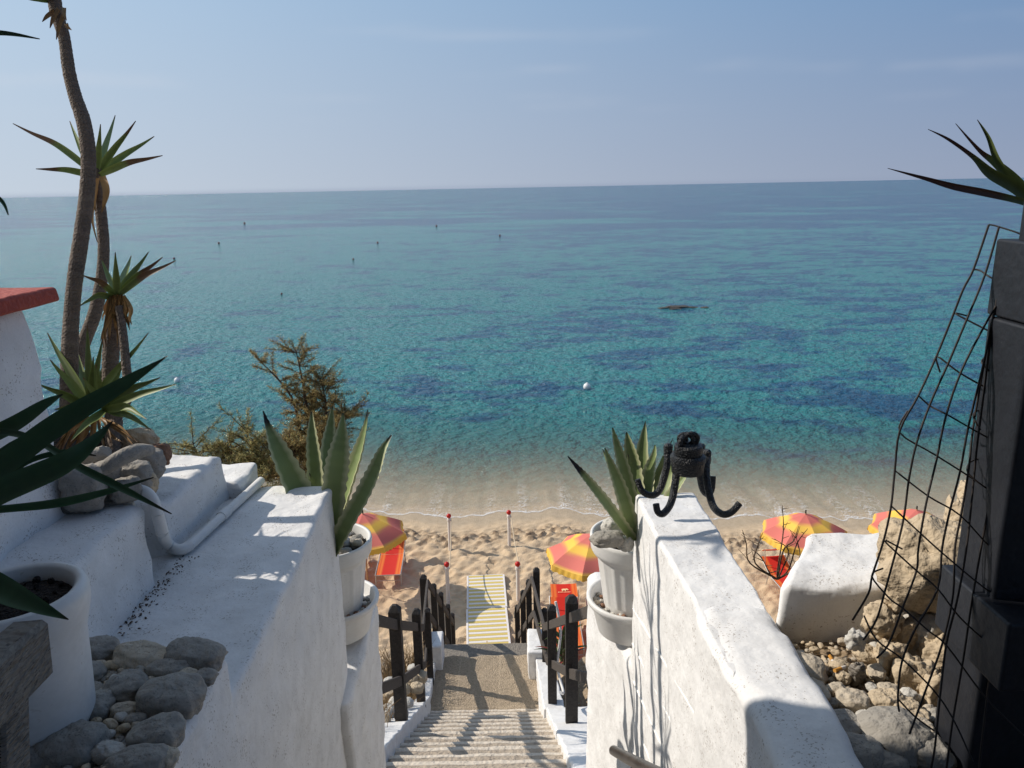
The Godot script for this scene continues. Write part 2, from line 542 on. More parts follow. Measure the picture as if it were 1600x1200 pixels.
func build_beach() -> void:
	var mb := MB.new()
	var xs := []
	var x := -60.0
	while x < 60.0:
		xs.append(x)
		x += 0.055 if x > -5.5 and x < 9.5 else (0.25 if absf(x) < 16 else 3.0)
	var fs := []
	var f := 9.5
	while f < 23.4:
		fs.append(f)
		f += 0.055 if f < 22.5 and f > 12.5 else 0.5
	var dry_c := Color(0.60, 0.455, 0.30)
	var damp_c := Color(0.46, 0.365, 0.255)
	for ff in fs:
		for xx in xs:
			var s := shore(xx)
			var y := sand_y(xx, ff) + sand_relief(xx, ff)
			var wet := smoothstep(s - 1.25 + 0.3 * noise.get_noise_1d(xx * 1.3), s - 0.75, ff)
			var clod := exp(-pow((ff - (s - 2.0)) / 0.45, 2.0)) * smoothstep(-0.02, 0.22, fine.get_noise_2d(xx * 3.4, ff * 5.5))
			var col := dry_c.lerp(damp_c, wet)
			col = col.lerp(Color(0.15, 0.095, 0.06), clod * 0.8)
			col *= 1.0 + 0.10 * noise.get_noise_2d(xx * 3.0, ff * 3.0)
			mb.add(w(xx, y, ff), col)
	var nx := xs.size()
	for j in range(fs.size() - 1):
		for i in range(nx - 1):
			var a := j * nx + i
			mb.quad(a, a + nx, a + nx + 1, a + 1)
	structure("beach", mb.mesh(), M.sand)
func water_depth(df: float) -> float:
	if df <= 0.0:
		return 0.0
	return 0.085 * minf(df, 14.0) + 0.04 * maxf(df - 14.0, 0.0)
func weed_and_depth(x: float, f: float, d: float) -> float:
	# share of dark blue, 0 to 1: seagrass and reef patches, painted deep-water blue farther out
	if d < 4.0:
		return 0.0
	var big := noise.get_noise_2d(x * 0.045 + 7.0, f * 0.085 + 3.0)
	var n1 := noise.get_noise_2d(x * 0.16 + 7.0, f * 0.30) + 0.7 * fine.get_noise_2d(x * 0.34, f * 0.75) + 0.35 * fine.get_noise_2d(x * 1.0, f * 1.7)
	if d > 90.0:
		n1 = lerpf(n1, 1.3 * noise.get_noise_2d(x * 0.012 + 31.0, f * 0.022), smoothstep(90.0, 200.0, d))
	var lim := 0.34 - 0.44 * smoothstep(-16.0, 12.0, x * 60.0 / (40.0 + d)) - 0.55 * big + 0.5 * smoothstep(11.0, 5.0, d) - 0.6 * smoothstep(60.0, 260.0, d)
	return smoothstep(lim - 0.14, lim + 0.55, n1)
func build_sea() -> void:
	var nth := 480
	# the sandy bottom beyond the waterline
	var sb := MB.new()
	var bed := []
	var df := 1.2
	while df < 60.0:
		bed.append(df)
		df += maxf(0.2, 0.02 * (df + 2.0))
	for d in bed:
		for k in nth / 2 + 1:
			var x: float = (22.0 + d) * tan(lerpf(-1.05, 1.05, 2.0 * k / nth))
			var f: float = shore(x) + d
			var tone := 1.0 + 0.2 * fine.get_noise_2d(x * 1.5, f * 1.5)
			var y := -water_depth(d) - 0.03 + 0.020 * fine.get_noise_2d(x * 2.4 + 5.0, f * 3.6)
			sb.add(w(x, y, f), Color(0.46 * tone, 0.365 * tone, 0.255 * tone))
	for j in range(bed.size() - 1):
		for k in nth / 2:
			var a := j * (nth / 2 + 1) + k
			sb.quad(a, a + nth / 2 + 1, a + nth / 2 + 2, a + 1)
	structure("seabed", sb.mesh(), M.sand)
	# the water: turquoise where the bottom is sand, dark blue over seagrass, the same blue painted offshore for deep water; its thickness hides the bottom
	var mb := MB.new()
	var fs := []
	df = -0.6
	while df < 24000.0:
		fs.append(df)
		df += maxf(0.09, 0.0125 * (df + 2.0))
	fs.append(26000.0)
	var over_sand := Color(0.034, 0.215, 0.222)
	var weed_and_deep := Color(0.014, 0.088, 0.172)  # seagrass tone, also painted in as the blue of deep water
	for d in fs:
		for k in nth + 1:
			var th := lerpf(-1.05, 1.05, float(k) / nth)
			var x: float = (22.0 + maxf(d, 0.0)) * tan(th)
			var f: float = (shore(x) if absf(x) < 60.0 else 21.0) + d
			var chop := smoothstep(0.0, 2.0, d) * smoothstep(120.0, 30.0, d)
			var y := 0.0
			if chop > 0.0:
				y = chop * (0.040 * noise.get_noise_2d(x * 0.9 + f * 0.25, f * 1.5 - x * 0.2) + 0.022 * fine.get_noise_2d(x * 2.2, f * 3.0))
			var thick := water_depth(d)
			var col := over_sand.lerp(weed_and_deep, weed_and_depth(x, f, d))
			col.a = maxf(1.0 - exp(-1.25 * thick - 1.0 * thick * thick), 0.12 * smoothstep(0.0, 0.6, d))
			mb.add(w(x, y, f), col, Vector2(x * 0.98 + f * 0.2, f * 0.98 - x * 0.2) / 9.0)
	for j in range(fs.size() - 1):
		for k in nth:
			var a := j * (nth + 1) + k
			mb.quad(a, a + nth + 1, a + nth + 2, a + 1)
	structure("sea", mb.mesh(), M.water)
	# foam: the thin lip of the last wave and its lace
	var fb := MB.new()
	var lace := FastNoiseLite.new()
	lace.seed = 5
	lace.noise_type = FastNoiseLite.TYPE_CELLULAR
	lace.cellular_return_type = FastNoiseLite.RETURN_DISTANCE2_SUB
	lace.frequency = 1.0
	var nx := 760
	var nd := 66
	var alpha := []
	for i in nx + 1:
		var x := lerpf(-9.0, 14.0, float(i) / nx)
		var s := shore(x)
		var lip := -0.30 + 0.12 * noise.get_noise_1d(x * 1.7 + 9.0) + 0.2 * noise.get_noise_1d(x * 0.5)
		for j in nd + 1:
			var d := -0.6 + 3.0 * float(j) / nd
			var f := s + d
			var a := 0.9 * exp(-pow((d - lip - 0.03) / 0.042, 2.0)) * (0.65 + 0.5 * noise.get_noise_1d(x * 4.0))
			var thick := smoothstep(0.05, 0.5, noise.get_noise_2d(x * 1.1 + 3.0, 20.0) + 0.1)
			if d > lip:
				var wx := x * 4.2 + fine.get_noise_2d(x * 4.0, f * 4.0) * 0.8
				var cell := lace.get_noise_2d(wx, f * 5.0 + fine.get_noise_2d(x * 4.0 + 30.0, f * 4.0) * 0.8)
				var line := smoothstep(-0.72, -0.95, cell)
				var fade := exp(-(d - lip) / (0.42 + 0.95 * thick)) * (0.7 + 0.6 * noise.get_noise_2d(x * 0.9, f * 2.0))
				a = maxf(a, line * fade * (0.55 + 0.45 * thick))
			a = clampf(a, 0.0, 0.95)
			fb.add(w(x, maxf(sand_y(x, f), 0.0) + 0.012, f), Color(0.85, 0.85, 0.84, a))
			alpha.append(a)
	for i in nx:
		for j in nd:
			var q := i * (nd + 1) + j
			if maxf(maxf(alpha[q], alpha[q + 1]), maxf(alpha[q + nd + 1], alpha[q + nd + 2])) > 0.03:
				fb.quad(q, q + 1, q + nd + 2, q + nd + 1)
	var fo := part(numbered("sea_foam"), fb.mesh(), M.foam, self)
	fo.set_meta("kind", "stuff")
	tag(fo, "thin white foam of a wave running up the wet sand", "foam")
func build_bank() -> void:
	var mb := MB.new()
	var nx := 150
	var nf := 130
	for j in nf + 1:
		var f := lerpf(-6.0, 14.6, float(j) / nf)
		for i in nx + 1:
			var x := lerpf(-26.0, 26.0, float(i) / nx)
			var s := lerpf(-1.0, 1.0, float(i) / nx)
			x = 26.0 * s * absf(s) + (-0.45 * smoothstep(2.0, 9.0, f))
			var side := absf(x + 0.45 * smoothstep(2.0, 9.0, f))
			var y := stair_y(f) - 0.35
			if f > 10.0:
				y = minf(y, lerpf(1.65, -0.4, clampf((f - 10.6) / 2.8, 0.0, 1.0)))
			var rough := smoothstep(0.9, 1.8, side)
			y += rough * (0.28 * noise.get_noise_2d(x * 0.9, f * 0.9) + 0.10 * fine.get_noise_2d(x * 3.0, f * 3.0) + (0.62 if f > 1.0 and f < 11.0 else 0.0) * smoothstep(0.9, 1.05, side))
			y -= smoothstep(1.6, 3.6, side) * 1.3 * smoothstep(1.5, 4.0, f)
			mb.add(w(x, y, f))
	for j in nf:
		for i in nx:
			var a := j * (nx + 1) + i
			mb.quad(a, a + nx + 1, a + nx + 2, a + 1)
	structure("hillside", mb.mesh(), M.bank)

# ---------------------------------------------------------------- stairway
func axis_x(f: float) -> float:
	return lerpf(-0.10, -0.47, smoothstep(2.0, 8.5, f))
func build_stairs() -> void:
	var root := Node3D.new()
	root.name = "stairway"
	add_child(root)
	root.position = w(-0.45, 2.0, 9.5)
	root.set_meta("kind", "structure")
	var n := 25
	for k in n:
		var f0 := 0.5 + 9.0 * k / n
		var f1 := 0.5 + 9.0 * (k + 1) / n
		var y := 7.7 - 5.7 * (k + 1) / n + 0.02
		var hw := lerpf(0.78, 0.86, smoothstep(2.0, 6.0, f0))
		var xm := axis_x((f0 + f1) * 0.5)
		part("step", block(xm - hw, xm + hw, y - 0.5, y, f0 - 0.03, f1 + 0.05 + 0.02 * noise.get_noise_1d(k * 9.0), 0.032, 0.10 if k > 11 else 0.3, 0.007), M.concrete, root)
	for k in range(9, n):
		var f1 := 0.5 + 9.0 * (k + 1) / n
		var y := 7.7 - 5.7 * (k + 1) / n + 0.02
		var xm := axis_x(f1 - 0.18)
		part("nosing", block(xm - 0.86, xm + 0.86, y - 0.06, y + 0.004, f1 + 0.012, f1 + 0.062 + 0.016 * noise.get_noise_1d(k * 5.0), 0.012, 0.09, 0.006), M.concrete_pale, root)  # paler concrete strip along each tread edge
	part("landing", block(-1.34, 0.36, 1.2, 2.0, 9.45, 10.95, 0.07, 0.09, 0.02), M.pebbledash, root)
	part("top_landing", block(-1.4, 1.3, 7.0, 7.7, -3.0, 0.5, 0.02, 0.3, 0.004), M.concrete, root)
	part("wooden_tread", block(-1.28, 0.3, 1.72, 1.84, 10.97, 11.5, 0.015, 0.1, 0.003), M.old_wood, root)
	for k in 6:
		var f := 11.5 + k * 0.38
		var y := 1.55 - k * 0.27
		part("step", block(-1.3, 0.25, y - 0.4, y, f, f + 0.42, 0.02, 0.2, 0.005), M.concrete, root)

func build_walls() -> void:
	var t := thing("parapet_wall", "white parapet with flat shaded top, pebble bed and a white pipe along it", "wall", w(-0.9, 7.0, 2.0))
	part("parapet", masonry([w(-1.2, 4.6, 1.4), w(-0.665, 4.6, 1.4), w(-0.73, 4.6, 2.92), w(-1.2, 4.6, 2.92), w(-1.2, 8.15, 1.4), w(-0.665, 8.15, 1.4), w(-0.73, 8.15, 2.92), w(-1.2, 8.15, 2.92)], 0.022, 0.04, 0.006), M.whitewash, t)
	part("planter_section", masonry([w(-1.25, 5.0, 0.2), w(-0.645, 5.0, 0.2), w(-0.662, 5.0, 1.57), w(-1.25, 5.0, 1.57), w(-1.25, 8.255, 0.2), w(-0.645, 8.255, 0.2), w(-0.662, 8.27, 1.57), w(-1.25, 8.27, 1.57)], 0.025, 0.05, 0.008), M.whitewash, t)
	pebble_bed_shaded(t)
	t = thing("bench_wall", "stepped white ledge carrying the rock planter and ending in a low lip", "wall", w(-1.4, 7.8, 1.8))
	part("ledge", masonry([w(-1.75, 7.0, 0.2), w(-1.085, 7.0, 0.2), w(-1.105, 7.0, 2.13), w(-1.75, 7.0, 2.13), w(-1.75, 8.425, 0.2), w(-1.09, 8.425, 0.2), w(-1.09, 8.418, 2.13), w(-1.75, 8.418, 2.13)], 0.035, 0.05, 0.01), M.whitewash, t)
	part("raised_block", masonry([w(-2.1, 7.0, 2.10), w(-1.15, 7.0, 2.32), w(-1.11, 7.0, 2.80), w(-2.1, 7.0, 2.80), w(-2.1, 8.345, 2.10), w(-1.14, 8.335, 2.32), w(-1.11, 8.33, 2.80), w(-2.1, 8.34, 2.80)], 0.03, 0.045, 0.01), M.whitewash, t)
	part("end_lip", block(-2.1, -1.06, 7.0, 8.215, 2.78, 3.03, 0.025, 0.05, 0.008), M.whitewash, t)
	t = thing("garden_wall", "rough white wall capped with red tiles, behind the long dark leaves", "wall", w(-1.45, 8.42, 1.0))
	part("wall_body", masonry([w(-1.62, 8.3, -1.0), w(-1.275, 8.3, -1.0), w(-1.285, 8.3, 2.10), w(-1.62, 8.3, 2.10), w(-1.62, 9.02, -1.0), w(-1.315, 9.02, -1.0), w(-1.30, 9.02, 2.07), w(-1.62, 9.02, 2.07)], 0.03, 0.05, 0.012), M.whitewash, t)
	for k in 8:
		part("cap_tile", masonry([w(-1.66, 9.018, 2.13 - 0.4 * (k + 1) + 0.006), w(-1.245, 9.018, 2.13 - 0.4 * (k + 1) + 0.006), w(-1.245, 9.018, 2.13 - 0.4 * k), w(-1.66, 9.018, 2.13 - 0.4 * k), w(-1.66, 9.06, 2.13 - 0.4 * (k + 1) + 0.006), w(-1.25, 9.06, 2.13 - 0.4 * (k + 1) + 0.006), w(-1.25, 9.06, 2.125 - 0.4 * k), w(-1.66, 9.06, 2.125 - 0.4 * k)], 0.01, 0.05, 0.003), M.red_paint, t)
	t = thing("lower_parapet", "lower white wall below the agave pot, beside the brown fence planks", "wall", w(-0.9, 6.0, 3.1))
	part("wall_body", masonry([w(-1.15, 4.0, 2.7), w(-0.69, 4.0, 2.7), w(-0.725, 4.0, 3.44), w(-1.15, 4.0, 3.44), w(-1.15, 7.29, 2.7), w(-0.685, 7.27, 2.7), w(-0.69, 7.32, 3.44), w(-1.15, 7.32, 3.44)], 0.03, 0.045, 0.008), M.whitewash, t)
	var lb := MB.new()
	for k in 220:
		var f := rng.randf_range(1.6, 2.3)
		var p := w(-1.095 + absf(rng.randfn(0.0, 0.028)), 8.152, f)
		var d := Vector3(rng.randf_range(-1, 1), rng.randf_range(0.0, 0.3), rng.randf_range(-1, 1)).normalized() * rng.randf_range(0.003, 0.011)
		var tone := rng.randf_range(0.4, 1.2)
		tube(lb, [p, p + d * 0.5 + Vector3(0, 0.001, 0), p + d], [0.0008, rng.randf_range(0.0012, 0.003), 0.0006], 4, Color(0.10 * tone, 0.06 * tone, 0.035 * tone))
	var lo := part(numbered("leaf_litter"), lb.mesh(), M.foliage, self)
	lo.set_meta("kind", "stuff")
	tag(lo, "line of dry leaf litter along the foot of the white ledge", "litter")
	# the other side
	t = thing("parapet_wall", "sunlit white parapet with board-marked side, carrying the black anchor", "wall", w(0.6, 7.0, 2.2))
	part("parapet", masonry([w(0.46, 4.6, 1.44), w(0.66, 4.6, 1.70), w(0.72, 4.6, 2.84), w(0.475, 4.6, 2.84), w(0.467, 8.262, 1.44), w(0.650, 8.235, 1.70), w(0.715, 8.115, 2.84), w(0.475, 8.115, 2.84)], 0.02, 0.04, 0.005), M.whitewash, t)
	for k in 9:                                              # edges of the formwork boards, slightly proud
		var y0 := 8.12 - 0.16 * k
		var a := w(0.470, y0 - 0.03, 1.2)
		var b := w(0.4755, y0 - 0.66 - 0.03 + 0.2, 2.80)
		part("board_mark", plank(a, b, 0.007, 0.008, 0.002), M.smooth_whitewash, t)
	t = thing("planter_wall", "white rim around a bed of sunlit pebbles and cigarette ends", "wall", w(0.9, 7.0, 1.2))
	part("rim", masonry([w(0.465, 6.6, 0.2), w(0.60, 6.6, 0.2), w(0.668, 6.6, 1.80), w(0.462, 6.6, 1.80), w(0.462, 8.396, 0.2), w(0.555, 8.396, 0.2), w(0.668, 8.231, 1.80), w(0.466, 8.231, 1.80)], 0.03, 0.045, 0.008), M.whitewash, t)
	part("bed_floor", block(0.55, 1.5, 7.2, 8.17, 0.2, 1.8, 0.02, 0.06, 0.012), M.bank, t)
	pebble_bed_sunny(t)
	t = thing("block_wall", "thick white block with sunlit speckled top and shaded face, beside the yellow boulder", "wall", w(0.95, 8.1, 1.85))
	part("block", masonry([w(0.66, 7.6, 1.72), w(1.5, 7.6, 1.66), w(1.5, 7.6, 2.04), w(0.85, 7.6, 2.05), w(0.655, 8.32, 1.735), w(1.5, 8.31, 1.66), w(1.5, 8.31, 2.03), w(0.85, 8.32, 2.045)], 0.028, 0.035, 0.011), M.whitewash, t)
	t = thing("lower_parapet", "lower white wall carrying the agave pot nearest the black anchor", "wall", w(0.6, 6.0, 3.2))
	part("wall_body", masonry([w(0.48, 4.0, 2.70), w(1.0, 4.0, 2.70), w(1.0, 4.0, 3.62), w(0.38, 4.0, 3.62), w(0.48, 7.38, 2.70), w(1.0, 7.38, 2.70), w(1.0, 7.38, 3.6), w(0.36, 7.38, 3.6)], 0.04, 0.05, 0.01), M.whitewash, t)
	# kerb walls along the lower flight
	t = thing("kerb_wall", "low white kerb beside dry grass along the lower steps", "kerb", w(-1.35, 3.0, 8.0))
	part("kerb", masonry([w(-1.5, 2.9, 4.6), w(-1.19, 2.9, 4.6), w(-1.27, 1.3, 10.0), w(-1.46, 1.3, 10.0), w(-1.5, 5.25, 4.6), w(-1.16, 5.25, 4.6), w(-1.28, 2.22, 9.6), w(-1.44, 2.22, 9.6)], 0.025, 0.12, 0.012), M.whitewash, t)
	part("kerb", block(-1.40, -1.285, 1.3, 2.14, 9.58, 10.6, 0.02, 0.08, 0.008), M.whitewash, t)
	part("end_block", block(-1.41, -1.18, 1.3, 2.42, 10.55, 10.98, 0.03, 0.08, 0.01), M.whitewash, t)
	t = thing("kerb_wall", "wide white kerb with black fence posts standing on it along the lower steps", "kerb", w(0.5, 3.0, 8.0))
	part("kerb", masonry([w(0.36, 2.9, 4.6), w(1.0, 2.9, 4.6), w(0.95, 1.3, 8.8), w(0.36, 1.3, 8.8), w(0.42, 5.2, 4.6), w(1.0, 5.2, 4.6), w(0.95, 2.66, 8.75), w(0.36, 2.66, 8.75)], 0.025, 0.12, 0.012), M.whitewash, t)
	part("kerb", masonry([w(0.30, 1.3, 8.72), w(0.62, 1.3, 8.72), w(0.50, 1.3, 10.3), w(0.30, 1.3, 10.3), w(0.33, 2.66, 8.72), w(0.62, 2.66, 8.72), w(0.50, 2.35, 10.3), w(0.27, 2.35, 10.3)], 0.025, 0.1, 0.012), M.whitewash, t)
	part("end_block", block(0.16, 0.46, 1.3, 2.46, 10.28, 10.95, 0.03, 0.08, 0.01), M.whitewash, t)
	# unseen building, added and sized to shade the near ledges
	t = thing("added_house", "unseen white building added beside the stairway to cast shade", "added_house", w(-3.2, 7.5, -1.0))
	part("wall_body", block(-5.0, -1.66, 7.0, 11.5, -4.0, 2.02, 0.03, 0.4, 0.01), M.whitewash, t)
	part("shade_wing", block(-2.6, -2.07, 7.0, 9.12, 2.03, 2.82, 0.03, 0.2, 0.01), M.whitewash, t)  # unseen low wall, added to shade the parapet top
	part("shade_roof", block(-5.0, 3.6, 11.51, 11.7, -4.2, 1.5, 0.03, 0.4, 0.01), M.old_wood, t)  # unseen roof, added to keep sky light off the near pots and stones
	part("shade_back_wall", block(-1.64, 3.6, 7.72, 11.5, -4.2, -3.9, 0.03, 0.4, 0.01), M.whitewash, t)  # unseen wall, added with the roof to dim the near corner

# ---------------------------------------------------------------- stones
func stone(parent: Node3D, called: String, at: Vector3, half: Vector3, mat_: Material, turn := 0.0, tilt := 0.0, small := false) -> MeshInstance3D:
	var pool: Array = pebbles if small else (stones if called == "boulder" or called == "rock_top" else cobbles)
	var m: Mesh = pool[rng.randi() % pool.size()]
	var b := Basis.from_euler(Vector3(tilt, turn, rng.randf_range(-0.15, 0.15))).scaled_local(half)
	return part(called, m, mat_, parent, Transform3D(b, at))
func gravel(parent: Node3D, called: String, area: Callable, n: int, lo: float, hi: float, mats: Array) -> void:
	# pebbles too small to pick apart: real stones joined per tone
	for q in mats.size():
		var mb := MB.new()
		for k in n / mats.size():
			var p: Vector3 = area.call()
			var src: Array = pebbles[rng.randi() % pebbles.size()].surface_get_arrays(0)
			var s := rng.randf_range(lo, hi)
			var b := Basis.from_euler(Vector3(rng.randf_range(-0.4, 0.4), rng.randf_range(0, TAU), 0)).scaled_local(Vector3(s * rng.randf_range(0.9, 1.5), s * 0.65, s))
			var base := mb.v.size()
			for v in src[Mesh.ARRAY_VERTEX]:
				mb.add(p + b * v)
			for i in src[Mesh.ARRAY_INDEX]:
				mb.t.append(base + i)
		var o := part(called, mb.mesh(), mats[q], parent)
		o.set_meta("kind", "stuff")
func pebble_bed_shaded(t: Node3D) -> void:
	var list := [[150, 1017, 36, 18, 0], [225, 1030, 52, 20, 1], [305, 1026, 46, 24, 0], [197, 1076, 33, 22, 0], [262, 1048, 34, 16, 0], [268, 1092, 50, 30, 0], [225, 1042, 15, 10, 2], [150, 1106, 27, 20, 0], [140, 1052, 24, 14, 0], [245, 1150, 42, 24, 0], [112, 1168, 48, 30, 0], [172, 1176, 30, 12, 2], [215, 1196, 48, 22, 0], [142, 1080, 22, 11, 0], [292, 1058, 16, 11, 1], [100, 1050, 30, 18, 0], [100, 1110, 25, 20, 1], [195, 1110, 20, 10, 1], [210, 1125, 14, 8, 0], [322, 1058, 16, 12, 0], [255, 1185, 22, 14, 1], [60, 1120, 30, 22, 0], [60, 1180, 36, 22, 0]]
	for q in list:
		var p := ph(q[0], q[1], 8.285)
		var d := (p - EYE).length()
		var hx: float = q[2] / 1200.0 * d
		var hz: float = minf(q[3] / 1200.0 * d * 1.45, hx * 1.2)
		stone(t, "stone", p, Vector3(hx * 0.9, minf(hx, hz) * 0.62, hz * 0.9), [M.grey_stone, M.tan_stone, M.pale_stone][q[4]], rng.randf_range(-0.3, 0.3))
	for k in 190:
		var p := w(rng.randf_range(-1.07, -0.70), 8.285, rng.randf_range(0.95, 1.52))
		var s := rng.randf_range(0.006, 0.014)
		stone(t, "pebble", p, Vector3(s * 1.4, s * 0.8, s), [M.grey_stone, M.tan_stone, M.pale_stone, M.yellow_stone][rng.randi() % 4], rng.randf_range(0, TAU), 0.0, true)
	gravel(t, "gravel", func() -> Vector3: return w(rng.randf_range(-1.08, -0.70), 8.277, rng.randf_range(0.9, 1.53)), 900, 0.004, 0.008, [M.tan_stone, M.grey_stone])
func pebble_bed_sunny(t: Node3D) -> void:
	var list := [[1247, 1048, 42, 26, 0], [1258, 1085, 34, 26, 0], [1306, 1140, 48, 22, 1], [1397, 1152, 52, 34, 1], [1328, 1180, 50, 24, 1], [1332, 1096, 26, 15, 0], [1382, 1096, 32, 14, 3], [1265, 1060, 12, 8, 0], [1352, 1022, 17, 13, 3], [1370, 1050, 13, 12, 0], [1312, 1040, 15, 10, 2], [1316, 1058, 12, 9, 2], [1280, 1103, 10, 7, 0], [1270, 1112, 8, 6, 1], [1290, 1112, 14, 7, 2], [1306, 1078, 16, 9, 0], [1348, 1116, 10, 5, 4], [1395, 1118, 8, 4, 4], [1415, 1106, 22, 12, 2], [1435, 1120, 16, 10, 3], [1388, 1078, 16, 9, 0], [1300, 1098, 9, 7, 1], [1362, 1074, 8, 14, 4], [1420, 1085, 12, 8, 4], [1450, 1175, 30, 20, 1], [1440, 1140, 18, 14, 0], [1380, 1190, 40, 14, 1]]
	var mats := [M.tan_stone, M.grey_stone, M.yellow_stone, M.yellow_stone, M.pale_stone]
	for q in list:
		var p := ph(q[0], q[1], 8.20)
		var d := (p - EYE).length()
		var hx: float = q[2] / 1200.0 * d
		var hz: float = minf(q[3] / 1200.0 * d * 1.45, hx * 1.3)
		stone(t, "stone", p, Vector3(hx * 0.92, minf(hx, hz) * 0.6, hz * 0.92), mats[q[4]], rng.randf_range(-0.3, 0.3))
	for k in 240:
		var p := w(rng.randf_range(0.60, 1.05), 8.188, rng.randf_range(1.1, 1.70))
		var s := rng.randf_range(0.006, 0.014)
		stone(t, "pebble", p, Vector3(s * 1.4, s * 0.8, s), mats[rng.randi() % 5], rng.randf_range(0, TAU), 0.0, true)
	gravel(t, "gravel", func() -> Vector3: return w(rng.randf_range(0.58, 1.1), 8.178, rng.randf_range(0.9, 1.71)), 900, 0.004, 0.008, [M.tan_stone, M.yellow_stone])
	# a weathered stub of driftwood in the bed
	part("wood_stub", stones[3], M.old_wood, t, Transform3D(Basis.from_euler(Vector3(0.3, 0.4, 0.2)).scaled_local(Vector3(0.017, 0.034, 0.017)), ph(1338, 1052, 8.21)))
	for q in [[1296, 1024, 1302, 1034, "upright cigarette end with orange filter stuck between pebbles"], [1304, 1048, 1318, 1043, "cigarette end with orange filter lying flat on pebbles"]]:
		var a := ph(q[0], q[1], 8.215)
		var b := ph(q[2], q[3], 8.208)
		var c := thing("cigarette_end", q[4], "cigarette end", (a + b) * 0.5, "cigarette ends in the pebble bed")
		part("filter", tube_mesh([a, a.lerp(b, 0.7)], 0.0042, 10), M.filter, c)
		part("paper", tube_mesh([a.lerp(b, 0.7), b + (b - a) * 0.4], 0.0040, 10), M.white_paint, c)
func build_rocks() -> void:
	var t := thing("rock_pile", "heap of pale and yellow boulders behind the wire mesh", "rocks", w(1.0, 8.13, 1.6))
	for q in [[1448, 880, 1.86, 72, 72, 2, "big yellow boulder"], [1380, 970, 1.84, 28, 27, 2, ""], [1392, 1027, 1.80, 24, 26, 2, ""], [1414, 988, 1.83, 15, 25, 2, ""], [1424, 1062, 1.76, 32, 38, 2, ""], [1447, 1000, 1.86, 42, 46, 1, "whitewashed rock"], [1458, 1092, 1.70, 20, 46, 2, ""], [1502, 850, 1.95, 34, 70, 2, ""], [1516, 778, 2.05, 18, 28, 2, ""], [1480, 950, 1.9, 40, 40, 2, ""], [1336, 1000, 1.78, 14, 14, 1, "round white stone"], [1470, 1030, 1.8, 30, 40, 2, ""], [1490, 1120, 1.7, 30, 40, 2, ""], [1405, 935, 1.84, 22, 18, 2, ""]]:
		var p := pz(q[0], q[1], q[2])
		var s: float = q[2] / 1200.0
		var o := stone(t, "boulder", p, Vector3(q[3] * s, q[4] * s * 1.05, minf(q[3], q[4]) * s * 0.95), [M.grey_stone, M.pale_stone, M.yellow_stone][q[5]], rng.randf_range(-0.5, 0.5))
		if q[6]:
			o.set_meta("label", q[6])
	t = thing("rock_planter", "rough ring of stones holding the yucca trunks on the white ledge", "planter", w(-1.5, 8.42, 2.3))
	for q in [[130, 762, 2.20, 34, 38, 0, 0.2], [182, 792, 2.28, 30, 12, 1, 0.0], [205, 748, 2.34, 34, 28, 0, 0.3], [196, 765, 2.26, 26, 20, 0, 0.6], [250, 710, 2.55, 17, 18, 3, 0.1], [212, 690, 2.6, 36, 20, 2, 0.0], [150, 720, 2.36, 26, 22, 0, 0.4], [165, 755, 2.3, 30, 34, 0, 0.9], [228, 755, 2.36, 18, 22, 2, 0.2], [110, 790, 2.2, 22, 12, 4, 0.2], [225, 725, 2.5, 34, 26, 0, 0.1]]:
		var p := pz(q[0], q[1], q[2])
		var s: float = q[2] / 1200.0
		stone(t, "stone", p, Vector3(q[3] * s, q[4] * s * 1.05, minf(q[3], q[4]) * s), [M.grey_stone, M.pale_stone, M.yellow_stone, M.rust_stone, M.dark_stone][q[5]], q[6])
	var lp := [pz(158, 735, 2.22), pz(185, 718, 2.24), pz(212, 706, 2.28), pz(236, 703, 2.34)]
	var mb := MB.new()
	tube(mb, cat(lp, 5), cat([0.020, 0.024, 0.024, 0.016], 5), 12)
	part("long_stone", mb.mesh(), M.grey_stone, t)
	part("soil", block(-1.66, -1.36, 8.3, 8.52, 2.10, 2.55, 0.04, 0.06, 0.03), M.soil, t)

